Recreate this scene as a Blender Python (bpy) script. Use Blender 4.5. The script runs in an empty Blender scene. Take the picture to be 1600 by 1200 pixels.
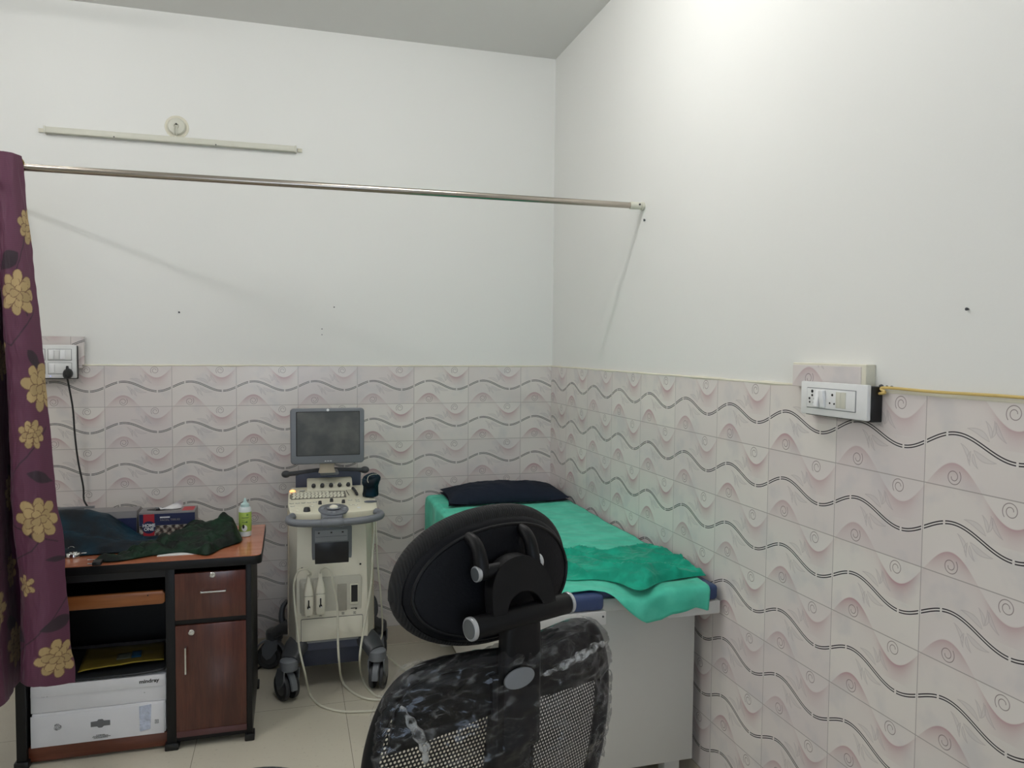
import bpy, bmesh, math, random
import numpy as np
from mathutils import Vector, Matrix, noise
random.seed(7)
PI = math.pi
SC = bpy.context.scene
COL = SC.collection

# ------------------------------------------------------------------ camera
CP = np.array([-1.41598, -4.06976, 1.60574])
RM = np.array([[0.9602081, -0.2791394, 0.0090336],
               [-0.0044835, -0.0477478, -0.9988494],
               [0.2792495, 0.9590628, -0.0470993]])     # rows: right, down, forward
FPX = 1188.47
cam_d = bpy.data.cameras.new('camera')
cam_d.sensor_fit = 'HORIZONTAL'; cam_d.sensor_width = 36.0
cam_d.lens = FPX / 1600 * 36.0
cam_d.clip_start = 0.02; cam_d.clip_end = 60
cam = bpy.data.objects.new('camera', cam_d); COL.objects.link(cam)
mw = Matrix.Identity(4)
for i in range(3):
    mw[i][0] = RM[0][i]; mw[i][1] = -RM[1][i]; mw[i][2] = -RM[2][i]; mw[i][3] = CP[i]
cam.matrix_world = mw
SC.camera = cam

def ray(x, y):
    return RM.T @ np.array([(x - 800) / FPX, (y - 600) / FPX, 1.0])
def aty(x, y, Y):
    d = ray(x, y); return Vector(CP + d * ((Y - CP[1]) / d[1]))
def atz(x, y, Z):
    d = ray(x, y); return Vector(CP + d * ((Z - CP[2]) / d[2]))
def atx(x, y, X):
    d = ray(x, y); return Vector(CP + d * ((X - CP[0]) / d[0]))

# ------------------------------------------------------------------ light
SC.view_settings.view_transform = 'Standard'
SC.view_settings.look = 'None'
SC.view_settings.gamma = 1.0
SC.view_settings.use_curve_mapping = False
SC.view_settings.exposure = 0.0
W = bpy.data.worlds.new('world'); SC.world = W; W.use_nodes = True
W.node_tree.nodes['Background'].inputs[0].default_value = (0.72, 0.84, 1.0, 1)
W.node_tree.nodes['Background'].inputs[1].default_value = 5.4  # sky beyond the rear window

def area(name, loc, sx, sy, power, color, rot=(0, 0, 0)):
    l = bpy.data.lights.new(name, 'AREA'); l.shape = 'RECTANGLE'
    l.size = sx; l.size_y = sy; l.energy = power; l.color = color
    o = bpy.data.objects.new(name, l); COL.objects.link(o)
    o.location = loc; o.rotation_euler = rot
    return o
# lamps: centre, tube length, direction, watts, colour; the fittings are built with the room
LAMPS = {'A': ((-0.88, -1.73, 3.125), 0.60, 'x', 19.0, (1.0, 0.995, 0.985)),
         'B': ((-2.75, -2.00, 3.125), 0.60, 'x', 15.5, (1.0, 0.995, 0.985)),  # added fill lamp, brightens the left of the back wall
         'C': ((-1.10, -2.28, 3.125), 0.40, 'x', 8.0, (1.0, 0.995, 0.985)),
         'D': ((-4.09, -2.90, 2.78), 1.50, 'y', 19.0, (1.0, 0.995, 0.985)),
         'E': ((-2.60, -0.95, 3.125), 0.60, 'x', 4.5, (1.0, 0.995, 0.985))}  # added fill lamp, lifts the lower back wall and its tiles

for key, ((x_, y_, z_), L_, ax_, watts, colr_) in LAMPS.items():
    if ax_ == 'y':                       # the wall tube: a long narrow strip facing into the room
        l = bpy.data.lights.new('tube_glow', 'AREA'); l.shape = 'RECTANGLE'; l.size = .04; l.size_y = L_
        o = bpy.data.objects.new('tube_glow', l); o.location = (x_ + .03, y_, z_); o.rotation_euler = (0, math.radians(-78), 0)
        l.energy = watts; l.color = colr_; COL.objects.link(o)
    else:                                # ceiling tubes shine all round
        n_ = 4
        for i in range(n_):
            l = bpy.data.lights.new('tube_glow', 'POINT'); l.shadow_soft_size = .022; l.energy = watts / n_; l.color = colr_
            o = bpy.data.objects.new('tube_glow', l); o.location = (x_ + L_ * ((i + .5) / n_ - .5), y_, z_ - .045); COL.objects.link(o)

# ------------------------------------------------------------------ node helpers
class N:
    """a float socket with operators that lay down Math nodes"""
    def __init__(s, t, sock): s.t = t; s.k = sock
    def _m(s, op, b=None, c=None, rev=False):
        n = s.t.nodes.new('ShaderNodeMath'); n.operation = op
        def put(i, v):
            if isinstance(v, N): s.t.links.new(v.k, n.inputs[i])
            else: n.inputs[i].default_value = float(v)
        if rev: put(0, b); put(1, s)
        else:
            put(0, s)
            if b is not None: put(1, b)
            if c is not None: put(2, c)
        return N(s.t, n.outputs[0])
    def __add__(s, b): return s._m('ADD', b)
    __radd__ = __add__
    def __sub__(s, b): return s._m('SUBTRACT', b)
    def __rsub__(s, b): return s._m('SUBTRACT', b, rev=True)
    def __mul__(s, b): return s._m('MULTIPLY', b)
    __rmul__ = __mul__
    def __truediv__(s, b): return s._m('DIVIDE', b)
    def __rtruediv__(s, b): return s._m('DIVIDE', b, rev=True)
    def abs(s): return s._m('ABSOLUTE')
    def sin(s): return s._m('SINE')
    def cos(s): return s._m('COSINE')
    def exp(s): return s._m('EXPONENT')
    def sqrt(s): return s._m('SQRT')
    def floor(s): return s._m('FLOOR')
    def fract(s): return s._m('FRACT')
    def pow(s, b): return s._m('POWER', b)
    def max(s, b): return s._m('MAXIMUM', b)
    def min(s, b): return s._m('MINIMUM', b)
    def gt(s, b): return s._m('GREATER_THAN', b)
    def lt(s, b): return s._m('LESS_THAN', b)
    def atan2(s, b): return s._m('ARCTAN2', b)
    def ss(s, a, b):     # smooth 0..1 between a and b
        n = s.t.nodes.new('ShaderNodeMapRange'); n.interpolation_type = 'SMOOTHSTEP'
        s.t.links.new(s.k, n.inputs[0]); n.inputs[1].default_value = a; n.inputs[2].default_value = b
        return N(s.t, n.outputs[0])

def newmat(name):
    m = bpy.data.materials.new(name); m.use_nodes = True
    return m, m.node_tree, m.node_tree.nodes['Principled BSDF']

def lin(c):
    return tuple(((v / 255) / 12.92 if v / 255 <= .04045 else ((v / 255 + .055) / 1.055) ** 2.4) for v in c)

def mixc(t, f, a, b):
    n = t.nodes.new('ShaderNodeMix'); n.data_type = 'RGBA'
    if isinstance(f, N): t.links.new(f.k, n.inputs[0])
    else: n.inputs[0].default_value = f
    for i, v in ((6, a), (7, b)):
        if isinstance(v, (tuple, list)): n.inputs[i].default_value = (*v[:3], 1)
        else: t.links.new(v, n.inputs[i])
    return n.outputs[2]

def coords(t, which='Object'):
    tc = t.nodes.new('ShaderNodeTexCoord'); sp = t.nodes.new('ShaderNodeSeparateXYZ')
    t.links.new(tc.outputs[which], sp.inputs[0])
    return tc.outputs[which], N(t, sp.outputs[0]), N(t, sp.outputs[1]), N(t, sp.outputs[2])

def noisef(t, vec, scale, detail=3, rough=.5):
    n = t.nodes.new('ShaderNodeTexNoise'); n.inputs['Scale'].default_value = scale
    n.inputs['Detail'].default_value = detail; n.inputs['Roughness'].default_value = rough
    if vec is not None: t.links.new(vec, n.inputs['Vector'])
    return N(t, n.outputs[0])

def bump(t, bs, h, strength=.3, dist=.002):
    b = t.nodes.new('ShaderNodeBump'); b.inputs['Strength'].default_value = strength
    b.inputs['Distance'].default_value = dist
    t.links.new(h.k, b.inputs['Height']); t.links.new(b.outputs[0], bs.inputs['Normal'])

def simple(name, rgb, rough=.5, metal=0., var=.06, nscale=30, bmp=0., sheen=0., spec=None, bd=.002, emit=None, es=0):
    """plain surface with a little procedural variation"""
    m, t, b = newmat(name)
    c = lin(rgb)
    vec, *_ = coords(t)
    nz = noisef(t, vec, nscale)
    lo = tuple(max(0, v * (1 - var)) for v in c); hi = tuple(min(1, v * (1 + var)) for v in c)
    t.links.new(mixc(t, nz, lo, hi), b.inputs['Base Color'])
    b.inputs['Roughness'].default_value = rough; b.inputs['Metallic'].default_value = metal
    if spec is not None: b.inputs['Specular IOR Level'].default_value = spec
    if sheen: b.inputs['Sheen Weight'].default_value = sheen; b.inputs['Sheen Roughness'].default_value = .35
    if bmp: bump(t, b, nz, bmp, bd)
    if emit: b.inputs['Emission Color'].default_value = (*lin(emit), 1); b.inputs['Emission Strength'].default_value = es
    return m

# ------------------------------------------------------------------ setting materials
def tile_mat(name, wall, lift=0.0, shift=0.0):
    m, t, b = newmat(name)
    vec, x, y, z = coords(t)
    U = (x + 0.18) / 0.3 if wall == 'back' else (-1 * y - 0.249) / 0.3
    U = U + shift
    V = (z - 0.0971 + lift) / 0.20101
    iu, iv = U.floor(), V.floor()
    u, v = U - iu, V - iv
    cmb = t.nodes.new('ShaderNodeCombineXYZ'); t.links.new(iu.k, cmb.inputs[0]); t.links.new(iv.k, cmb.inputs[1])
    wn = t.nodes.new('ShaderNodeTexWhiteNoise'); wn.noise_dimensions = '3D'; t.links.new(cmb.outputs[0], wn.inputs[0])
    rnd = N(t, wn.outputs[0])
    col = mixc(t, rnd, lin((214, 206, 203)), lin((222, 217, 210)))
    cloud = noisef(t, vec, 9, 3)
    col = mixc(t, cloud.ss(.5, .7) * .35, col, lin((190, 190, 193)))
    # pink waves that run over the joints
    f2 = ((u - 0.02) * (2 * PI)).sin() * 0.285
    vv = v - v.gt(0.5)
    d = f2 - vv
    crest = (f2.abs() / .285).ss(.1, 1.0) * .75 + .25
    pink = d.ss(0.0, 0.012) * ((d * -1.0 / .105).exp()) * crest * (rnd * .5 + .5)
    col = mixc(t, pink * .85, col, lin((168, 116, 126)))
    pale = (d * -1).ss(0.0, 0.015) * ((d / .10).exp()) * crest
    col = mixc(t, pale * .35, col, lin((226, 222, 218)))
    # leaf fans: a few slim leaves with a pale body and a faint outline
    def leafs(spec):
        body = rimm = None
        for cu, cv, L, wd, ang in spec:
            a = (u - cu) * .3; c = (v - cv) * .2; ca, sa = math.cos(ang), math.sin(ang)
            p = (a * ca + c * sa) / L; q = (c * ca - a * sa)
            q = q - p * p * (L * .22)                      # bent leaf
            e = (1 - p * p).max(0) * wd * (1 - .45 * p) - q.abs()
            ins = e.ss(0, .0012); rm = 1 - (e.abs()).ss(.0005, .0014)
            rm = rm * (p.abs()).lt(1.02)
            body = ins if body is None else body.max(ins); rimm = rm if rimm is None else rimm.max(rm)
        return body, rimm
    for spec in (((.475, .655, .030, .0058, 2.75), (.560, .700, .019, .0036, 1.95), (.600, .700, .018, .0034, 1.45), (.635, .660, .024, .0042, -1.0)),
                 ((.520, .370, .030, .0058, -.35), (.440, .330, .017, .0034, -1.15), (.395, .360, .016, .0032, -1.60), (.375, .430, .022, .0042, 2.15))):
        body, rimm = leafs(spec)
        col = mixc(t, body * .22, col, lin((186, 182, 184)))
        col = mixc(t, rimm * .38, col, lin((158, 148, 150)))
    # spirals
    for cu, cv, sg in ((.27, .125, 1), (.745, .885, -1)):
        a = (u - cu) * (.3 * sg); c = (v - cv) * (.2 * sg)
        r = (a * a + c * c).sqrt(); th = c.atan2(a) / (2 * PI) + .5        # 0..1
        ln = None
        for k in (0, 1):                                                   # two turns, opening outwards
            rk = th * .0085 + (.0062 + .0085 * k)
            e = 1 - ((r - rk).abs()).ss(.0005, .0013)
            if k == 1: e = e * th.lt(.62)
            ln = e if ln is None else ln.max(e)
        col = mixc(t, ln * .75, col, lin((98, 82, 84)))
    # double dark wave line
    ph = (u - .03) * (2 * PI)
    f = ph.sin() * .117 + .492
    sl = ph.cos() * (.117 * 2 * PI * .2 / .3)
    dv = ((v - f) * .201 / (sl * sl + 1).sqrt()).abs()
    ln = 1 - ((dv - .0030).abs()).ss(.0010, .0019)
    gap = ((u - .2).abs()).ss(.008, .011) * ((u - .78).abs()).ss(.008, .011) * ((u - .5).abs()).lt(.487)
    white = 1 - dv.ss(.0050, .0062)
    col = mixc(t, white * .5, col, lin((222, 218, 214)))
    col = mixc(t, ln * gap * .97, col, lin((30, 22, 32)))
    # joints
    ju = ((u - .5).abs() * .3); jv = ((v - .5).abs() * .201)
    g = ju.gt(.1489).max(jv.gt(.0993))
    col = mixc(t, g * .85, col, lin((158, 152, 148)))
    t.links.new(col, b.inputs['Base Color'])
    b.inputs['Roughness'].default_value = .24
    b.inputs['Specular IOR Level'].default_value = .45
    bump(t, b, cloud * .2 - g, .25, .0015)
    return m

def floor_mat():
    m, t, b = newmat('floor_tile')
    vec, x, y, z = coords(t)
    U = (x + 1.19) / .6; V = (y + .625) / .6
    u, v = U - U.floor(), V - V.floor()
    g = (((u - .5).abs() * .6).gt(.2988)).max(((v - .5).abs() * .6).gt(.2988))
    nz = noisef(t, vec, 2.2, 6); sp = noisef(t, vec, 60, 2)
    col = mixc(t, nz, lin((196, 190, 172)), lin((210, 204, 188)))
    col = mixc(t, sp.ss(.62, .75) * .25, col, lin((150, 142, 126)))
    col = mixc(t, g * .8, col, lin((112, 106, 94)))
    t.links.new(col, b.inputs['Base Color'])
    b.inputs['Roughness'].default_value = .17
    bump(t, b, g * -1 + sp * .05, .2, .001)
    return m

def paint_mat(name, rgb):
    m, t, b = newmat(name)
    vec, x, y, z = coords(t)
    nz = noisef(t, vec, 1.3, 4); fine = noisef(t, vec, 160, 4)
    c = lin(rgb)
    t.links.new(mixc(t, nz, tuple(v * .975 for v in c), tuple(min(1, v * 1.02) for v in c)), b.inputs['Base Color'])
    b.inputs['Roughness'].default_value = .55
    b.inputs['Specular IOR Level'].default_value = .3
    bump(t, b, fine, .12, .001)
    return m

M = {}
M['paint'] = paint_mat('wall_paint', (227, 227, 223))
M['ceil'] = paint_mat('ceiling_paint', (222, 221, 218))
M['tile_b'] = tile_mat('tile_back', 'back')
M['tile_r'] = tile_mat('tile_right', 'right')
M['tile_b2'] = tile_mat('tile_back_offcut', 'back', 0, .45)
M['tile_r2'] = tile_mat('tile_right_offcut', 'right', 0, -.43)
M['floor'] = floor_mat()
M['skirt'] = simple('skirting_tile', (200, 190, 174), .3, var=.05, nscale=8)
M['cream'] = simple('cream_plaster', (218, 214, 196), .7, var=.05, bmp=.4)
M['white_pl'] = simple('white_plastic', (226, 227, 226), .3)
M['ivory_pl'] = simple('ivory_plastic', (205, 204, 190), .38)
M['rocker'] = simple('rocker_white', (236, 237, 238), .25)
M['grey_line'] = simple('grey_plastic', (120, 122, 124), .4)
M['hole'] = simple('dark_hole', (18, 17, 18), .6)
M['steel'] = simple('brushed_steel', (176, 168, 158), .22, 1.0, nscale=60)
M['chrome'] = simple('chrome', (214, 214, 212), .12, 1.0)
M['brass'] = simple('brass_ring', (170, 150, 96), .25, 1.0)
M['yellow_wire'] = simple('yellow_wire', (205, 178, 108), .5)
M['blackpl'] = simple('black_plastic', (14, 15, 16), .42)
M['blackcord'] = simple('black_rubber_cord', (22, 22, 24), .5)
M['redcord'] = simple('red_cord', (120, 40, 34), .5)
M['edge'] = simple('black_edge_band', (18, 18, 20), .42, spec=.3)
M['dark_lam'] = simple('dark_laminate', (22, 21, 24), .5)
M['mbeige'] = simple('machine_beige', (226, 222, 206), .38, var=.03, bmp=.05)
M['mside'] = simple('machine_tan_side', (190, 178, 158), .45, var=.03)
M['mconsole'] = simple('console_cream', (214, 211, 190), .38, var=.02)
M['mgrey'] = simple('machine_grey', (112, 116, 122), .35, var=.03)
M['mdark'] = simple('machine_dark_grey', (66, 68, 72), .4, var=.04)
M['mblue'] = simple('machine_blue_grey', (72, 78, 98), .4, var=.03)
M['mlight'] = simple('light_grey_ledge', (152, 156, 162), .35)
M['mrecess'] = simple('recess_grey', (198, 195, 182), .45)
M['tyre'] = simple('castor_tyre', (44, 46, 50), .5)
M['cable'] = simple('cream_cable', (206, 204, 188), .4)
M['key'] = simple('key_cap', (222, 220, 202), .4)
M['mark'] = simple('printed_mark', (60, 60, 58), .6)
M['whitemark'] = simple('white_print', (222, 224, 224), .5)
M['amber'] = simple('amber_lamp', (255, 190, 120), .3, emit=(255, 176, 110), es=1.6)
M['dkport'] = simple('port_black', (22, 22, 26), .3)
M['bed_white'] = simple('bed_enamel_white', (205, 204, 200), .35, var=.02)
M['bed_panel'] = simple('bed_panel_grey', (200, 198, 191), .45, var=.02, nscale=5)
M['vinyl'] = simple('blue_vinyl', (50, 68, 108), .4, var=.08, bmp=.15)
M['pillow'] = simple('navy_cotton', (27, 34, 47), .9, var=.15, nscale=120, bmp=.3, spec=.2)
M['ch_black'] = simple('chair_black_plastic', (8, 8, 10), .5, spec=.25, var=.1)
M['ch_shell'] = simple('chair_headrest_shell', (5, 6, 12), .6, spec=.2, var=.1, bmp=.25, nscale=220)
M['ch_disc'] = simple('disc_grey', (88, 92, 94), .35, .3)
M['ch_ring'] = simple('satin_ring', (188, 190, 192), .3, .6)
M['badge'] = simple('badge_grey', (118, 120, 122), .45)
M['carton'] = simple('white_carton', (232, 232, 236), .6, var=.05, nscale=12)
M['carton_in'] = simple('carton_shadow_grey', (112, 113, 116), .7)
M['folder'] = simple('yellow_folder', (112, 96, 40), .35, var=.25, nscale=14)
M['folder_edge'] = simple('yellow_folder_edge', (170, 150, 50), .3)
M['sticker'] = simple('blue_sticker', (30, 84, 120), .4)
M['trayblk'] = simple('black_tray', (40, 43, 46), .35)
M['navy'] = simple('navy_print', (24, 32, 72), .45)
M['redp'] = simple('red_print', (178, 38, 50), .45)
M['boxgrey'] = simple('box_grey', (128, 124, 124), .5)
M['tissue'] = simple('tissue_white', (222, 220, 220), .9)
M['paper'] = simple('paper_white', (214, 214, 212), .7)
M['bottle'] = simple('bottle_white', (214, 222, 222), .35)
M['btip'] = simple('bottle_tip_aqua', (180, 208, 206), .4)
M['label_g'] = simple('green_label', (158, 184, 84), .45, var=.1)
M['stool'] = simple('stool_black_vinyl', (48, 50, 54), .45)

def cloth_mat(name, lo, hi, rough, sheen, scale, bmp, bd=.003, weave=True):
    m, t, b = newmat(name)
    vec, *_ = coords(t)
    n1 = noisef(t, vec, scale, 5); n2 = noisef(t, vec, 700 if weave else 260, 2)
    t.links.new(mixc(t, n1.ss(.35, .68), lin(lo), lin(hi)), b.inputs['Base Color'])
    b.inputs['Roughness'].default_value = rough
    b.inputs['Sheen Weight'].default_value = sheen; b.inputs['Sheen Roughness'].default_value = .3
    b.inputs['Specular IOR Level'].default_value = .25
    bump(t, b, n1 * 1.0 + n2 * .12, bmp, bd)
    return m, b
M['sheet'], _ = cloth_mat('green_cotton_sheet', (74, 186, 158), (90, 204, 176), .85, .2, 14, .5, .006)
M['drape'], _ = cloth_mat('emerald_cotton_drape', (12, 140, 114), (26, 166, 136), .8, .3, 18, .6, .008)
M['teal_v'], b_ = cloth_mat('teal_velvet', (0, 10, 20), (0, 42, 58), .5, .12, 9, .6, .006, False)
b_.inputs['Sheen Tint'].default_value = (*lin((30, 120, 140)), 1)
M['green_v'], b_ = cloth_mat('green_velvet', (0, 10, 5), (3, 42, 22), .5, .12, 16, .8, .008, False)
b_.inputs['Sheen Tint'].default_value = (*lin((30, 130, 70)), 1)

def wood(name, a, bb, rough, axis='x', coat=0):
    m, t, b = newmat(name)
    vec, x, y, z = coords(t)
    mp = t.nodes.new('ShaderNodeMapping'); t.links.new(vec, mp.inputs[0])
    mp.inputs['Scale'].default_value = {'x': (1.2, 14, 14), 'y': (14, 1.2, 14), 'z': (12, 12, 1.1)}[axis]
    n = noisef(t, mp.outputs[0], 1.6, 6, .6); n2 = noisef(t, mp.outputs[0], 9, 4, .6)
    c = mixc(t, (n * .7 + n2 * .3).ss(.35, .65), lin(a), lin(bb))
    t.links.new(c, b.inputs['Base Color'])
    b.inputs['Roughness'].default_value = rough
    b.inputs['Coat Weight'].default_value = coat; b.inputs['Coat Roughness'].default_value = .12
    return m
M['top_w'] = wood('desk_top_laminate', (166, 96, 66), (182, 112, 80), .25, 'x', .4)
M['tray_w'] = wood('tray_laminate', (128, 74, 36), (154, 94, 50), .35, 'x')
M['shelf_w'] = wood('shelf_laminate', (88, 44, 28), (112, 60, 40), .35, 'x')
M['door_w'] = wood('dark_walnut_laminate', (66, 32, 26), (92, 48, 38), .25, 'z', .3)

def screen_mat():
    m, t, b = newmat('screen_dust_reflection')
    vec, x, y, z = coords(t)
    n = noisef(t, vec, 9, 5)
    t.links.new(mixc(t, n.ss(.4, .75), lin((66, 68, 68)), lin((96, 97, 94))), b.inputs['Base Color'])  # dust mottling, its greys raised to stand for the screen's reflection
    t.links.new((n * .25 + .3).k, b.inputs['Roughness'])
    return m
M['screen'] = screen_mat()

def grid_alpha(name, rgb, pitch, hole, rough=.5):
    """woven mesh with see-through holes"""
    m, t, b = newmat(name)
    uv = t.nodes.new('ShaderNodeUVMap'); sp = t.nodes.new('ShaderNodeSeparateXYZ'); t.links.new(uv.outputs[0], sp.inputs[0])
    u = N(t, sp.outputs[0]) / pitch; v = N(t, sp.outputs[1]) / pitch
    row = v.floor(); off = (row * .5).fract()
    a = ((u + off).fract() - .5).abs(); c = (v.fract() - .5).abs()
    h = ((a * a + c * c).sqrt()).lt(hole)
    t.links.new((1 - h).k, b.inputs['Alpha'])
    b.inputs['Base Color'].default_value = (*lin(rgb), 1); b.inputs['Roughness'].default_value = rough
    return m
M['mesh'] = grid_alpha('chair_mesh_weave', (8, 8, 10), .0062, .30)

def ribbed():
    m, t, b = newmat('ribbed_fabric')
    uv = t.nodes.new('ShaderNodeUVMap'); sp = t.nodes.new('ShaderNodeSeparateXYZ'); t.links.new(uv.outputs[0], sp.inputs[0])
    u = N(t, sp.outputs[0]); r = (u * (2 * PI * 150)).sin() * .5 + .5
    t.links.new(mixc(t, r, lin((3, 3, 4)), lin((18, 18, 19))), b.inputs['Base Color'])
    b.inputs['Roughness'].default_value = .8; bump(t, b, r, .6, .002)
    return m
M['ribbed'] = ribbed()

def film():
    m, t, b = newmat('clear_film')
    out = t.nodes['Material Output']; t.nodes.remove(b)
    vec, *_ = coords(t)
    mp = t.nodes.new('ShaderNodeMapping'); t.links.new(vec, mp.inputs[0])
    mp.inputs['Rotation'].default_value = (0, math.radians(28), 0); mp.inputs['Scale'].default_value = (1.0, 3, 3.4)
    n = noisef(t, mp.outputs[0], 7, 2.5, .5); n2 = noisef(t, mp.outputs[0], 24, 3, .6)
    ridge = 1 - ((n - .5).abs() * 9).min(1)
    fine = 1 - ((n2 - .5).abs() * 7).min(1)
    tr = t.nodes.new('ShaderNodeBsdfTransparent'); tr.inputs[0].default_value = (.97, .97, .97, 1)
    gl = t.nodes.new('ShaderNodeBsdfGlossy'); gl.inputs['Roughness'].default_value = .035; gl.inputs[0].default_value = (.9, .93, 1, 1)
    df = t.nodes.new('ShaderNodeBsdfTranslucent'); df.inputs[0].default_value = (.75, .76, .76, 1)
    d2 = t.nodes.new('ShaderNodeBsdfDiffuse'); d2.inputs[0].default_value = (.75, .76, .76, 1)
    bp = t.nodes.new('ShaderNodeBump'); bp.inputs['Strength'].default_value = 1; bp.inputs['Distance'].default_value = .012
    t.links.new((n + n2 * .10).k, bp.inputs['Height'])
    t.links.new(bp.outputs[0], gl.inputs['Normal'])
    m1 = t.nodes.new('ShaderNodeMixShader'); fr = t.nodes.new('ShaderNodeFresnel'); fr.inputs[0].default_value = 1.45
    t.links.new(bp.outputs[0], fr.inputs['Normal'])
    t.links.new((N(t, fr.outputs[0]) * .55).min(.5).k, m1.inputs[0])
    t.links.new(tr.outputs[0], m1.inputs[1]); t.links.new(gl.outputs[0], m1.inputs[2])
    m0 = t.nodes.new('ShaderNodeMixShader'); m0.inputs[0].default_value = .6
    t.links.new(df.outputs[0], m0.inputs[1]); t.links.new(d2.outputs[0], m0.inputs[2])
    m2 = t.nodes.new('ShaderNodeMixShader')
    t.links.new((ridge.pow(7) * .30 * n2.ss(.42, .6) + fine.pow(8) * .10 * n.ss(.45, .6)).k, m2.inputs[0])
    t.links.new(m1.outputs[0], m2.inputs[1]); t.links.new(m0.outputs[0], m2.inputs[2])
    t.links.new(m2.outputs[0], out.inputs[0])
    return m
M['film'] = film()
def film_bunch():
    m, t, b = newmat('bunched_film')
    vec, *_ = coords(t); n = noisef(t, vec, 70, 4)
    b.inputs['Base Color'].default_value = (.55, .56, .56, 1); b.inputs['Roughness'].default_value = .2
    t.links.new((n.ss(.38, .66) * .6).k, b.inputs['Alpha']); bump(t, b, n, .8, .004)
    return m
M['film_bunch'] = film_bunch()

def vcol_mat(name, rough=.6, sheen=.0, coat=0):
    m, t, b = newmat(name)
    a = t.nodes.new('ShaderNodeAttribute'); a.attribute_name = 'pattern'
    t.links.new(a.outputs['Color'], b.inputs['Base Color'])
    b.inputs['Roughness'].default_value = rough; b.inputs['Sheen Weight'].default_value = sheen
    vec, *_ = coords(t)
    bump(t, b, noisef(t, vec, 500, 2), .2, .001)
    return m
M['curtain'] = vcol_mat('floral_curtain_cloth', .6, .08)
M['damask'] = vcol_mat('printed_card', .45)

# ------------------------------------------------------------------ mesh helpers
def obj(name, bm, m, parent=None, smooth=True, angle=35, label=None):
    """links bm (world coordinates, or local ones if parent is rotated) as ONE mesh object"""
    me = bpy.data.meshes.new(name)
    if parent is not None and not parent.get('_local'):
        bmesh.ops.translate(bm, verts=bm.verts, vec=-PL[parent.name])
    bmesh.ops.recalc_face_normals(bm, faces=bm.faces) if id(bm) not in KEEP else KEEP.discard(id(bm))
    bm.to_mesh(me); bm.free()
    for mm in (m if isinstance(m, (list, tuple)) else [m]): me.materials.append(mm)
    if smooth:
        me.shade_smooth(); me.set_sharp_from_angle(angle=math.radians(angle))
    o = bpy.data.objects.new(name, me); COL.objects.link(o)
    if parent is not None: o.parent = parent
    if label: o['label'] = label
    base = PL.get(parent.name, Vector()) if parent is not None else Vector()
    PL[o.name] = base.copy()
    if parent is not None and parent.get('_local'): o['_local'] = 1
    return o
PL = {}; KEEP = set()
def thing(name, label, cat, loc=(0, 0, 0), rotz=0, group=None, local=False):
    o = bpy.data.objects.new(name, None); COL.objects.link(o); o.empty_display_size = .05
    o.location = loc; o.rotation_euler = (0, 0, rotz); PL[o.name] = Vector(loc)
    o['label'] = label; o['category'] = cat
    if group: o['group'] = group
    if local: o['_local'] = 1
    return o
def tag(o, label, cat, group=None):
    o['label'] = label; o['category'] = cat
    if group: o['group'] = group
    return o
def struct(name, bm, m, smooth=False):
    o = obj(name, bm, m, None, smooth); o['kind'] = 'structure'; return o
def B(): return bmesh.new()

def box(bm, x0, x1, y0, y1, z0, z1, bev=0, seg=2, mi=0):
    r = bmesh.ops.create_cube(bm, size=1)
    vs = r['verts']
    for v in vs:
        v.co = Vector(((x0 + x1) / 2 + v.co.x * (x1 - x0), (y0 + y1) / 2 + v.co.y * (y1 - y0), (z0 + z1) / 2 + v.co.z * (z1 - z0)))
    fs = list({f for v in vs for f in v.link_faces})
    if bev:
        es = list({e for v in vs for e in v.link_edges})
        rr = bmesh.ops.bevel(bm, geom=es, offset=bev, segments=seg, affect='EDGES', profile=.5)
        fs = list({f for f in bm.faces if any(v in rr['verts'] for v in f.verts)} | {f for f in fs if f.is_valid})
    for f in fs: f.material_index = mi
    return bm
def boxm(bm, mat, sx, sy, sz, bev=0, seg=2, mi=0):
    """box of size sx sy sz placed by a matrix"""
    b2 = B(); box(b2, -sx / 2, sx / 2, -sy / 2, sy / 2, -sz / 2, sz / 2, bev, seg, mi)
    b2.transform(mat); merge(bm, b2); return bm
def merge(bm, b2):
    me = bpy.data.meshes.new('tmp'); b2.to_mesh(me); b2.free(); bm.from_mesh(me); bpy.data.meshes.remove(me)

def frame_from(d):
    d = Vector(d).normalized(); a = Vector((0, 0, 1)) if abs(d.z) < .9 else Vector((0, 1, 0))
    x = a.cross(d).normalized(); y = d.cross(x); return x, y, d
def rings(bm, R, cap=True, closed=True, mi=0):
    """loft a list of rings"""
    vv = [[bm.verts.new(p) for p in r] for r in R]
    n = len(R[0])
    for a, b in zip(vv[:-1], vv[1:]):
        for i in range(n if closed else n - 1):
            f = bm.faces.new((a[i], a[(i + 1) % n], b[(i + 1) % n], b[i])); f.material_index = mi
    if cap and closed:
        bm.faces.new(vv[0][::-1]).material_index = mi; bm.faces.new(vv[-1]).material_index = mi
    return vv
def cyl(bm, p0, p1, r0, r1=None, n=24, bev=0, mi=0):
    r1 = r0 if r1 is None else r1
    p0, p1 = Vector(p0), Vector(p1); x, y, d = frame_from(p1 - p0); L = (p1 - p0).length
    prof = [(0, r0), (L, r1)] if not bev else [(0, r0 - bev), (bev * .3, r0 - bev * .3), (bev, r0), (L - bev, r1), (L - bev * .3, r1 - bev * .3), (L, r1 - bev)]
    rings(bm, [[p0 + d * h + (x * math.cos(a) + y * math.sin(a)) * r for a in [2 * PI * i / n for i in range(n)]] for h, r in prof], mi=mi)
    return bm
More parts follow.
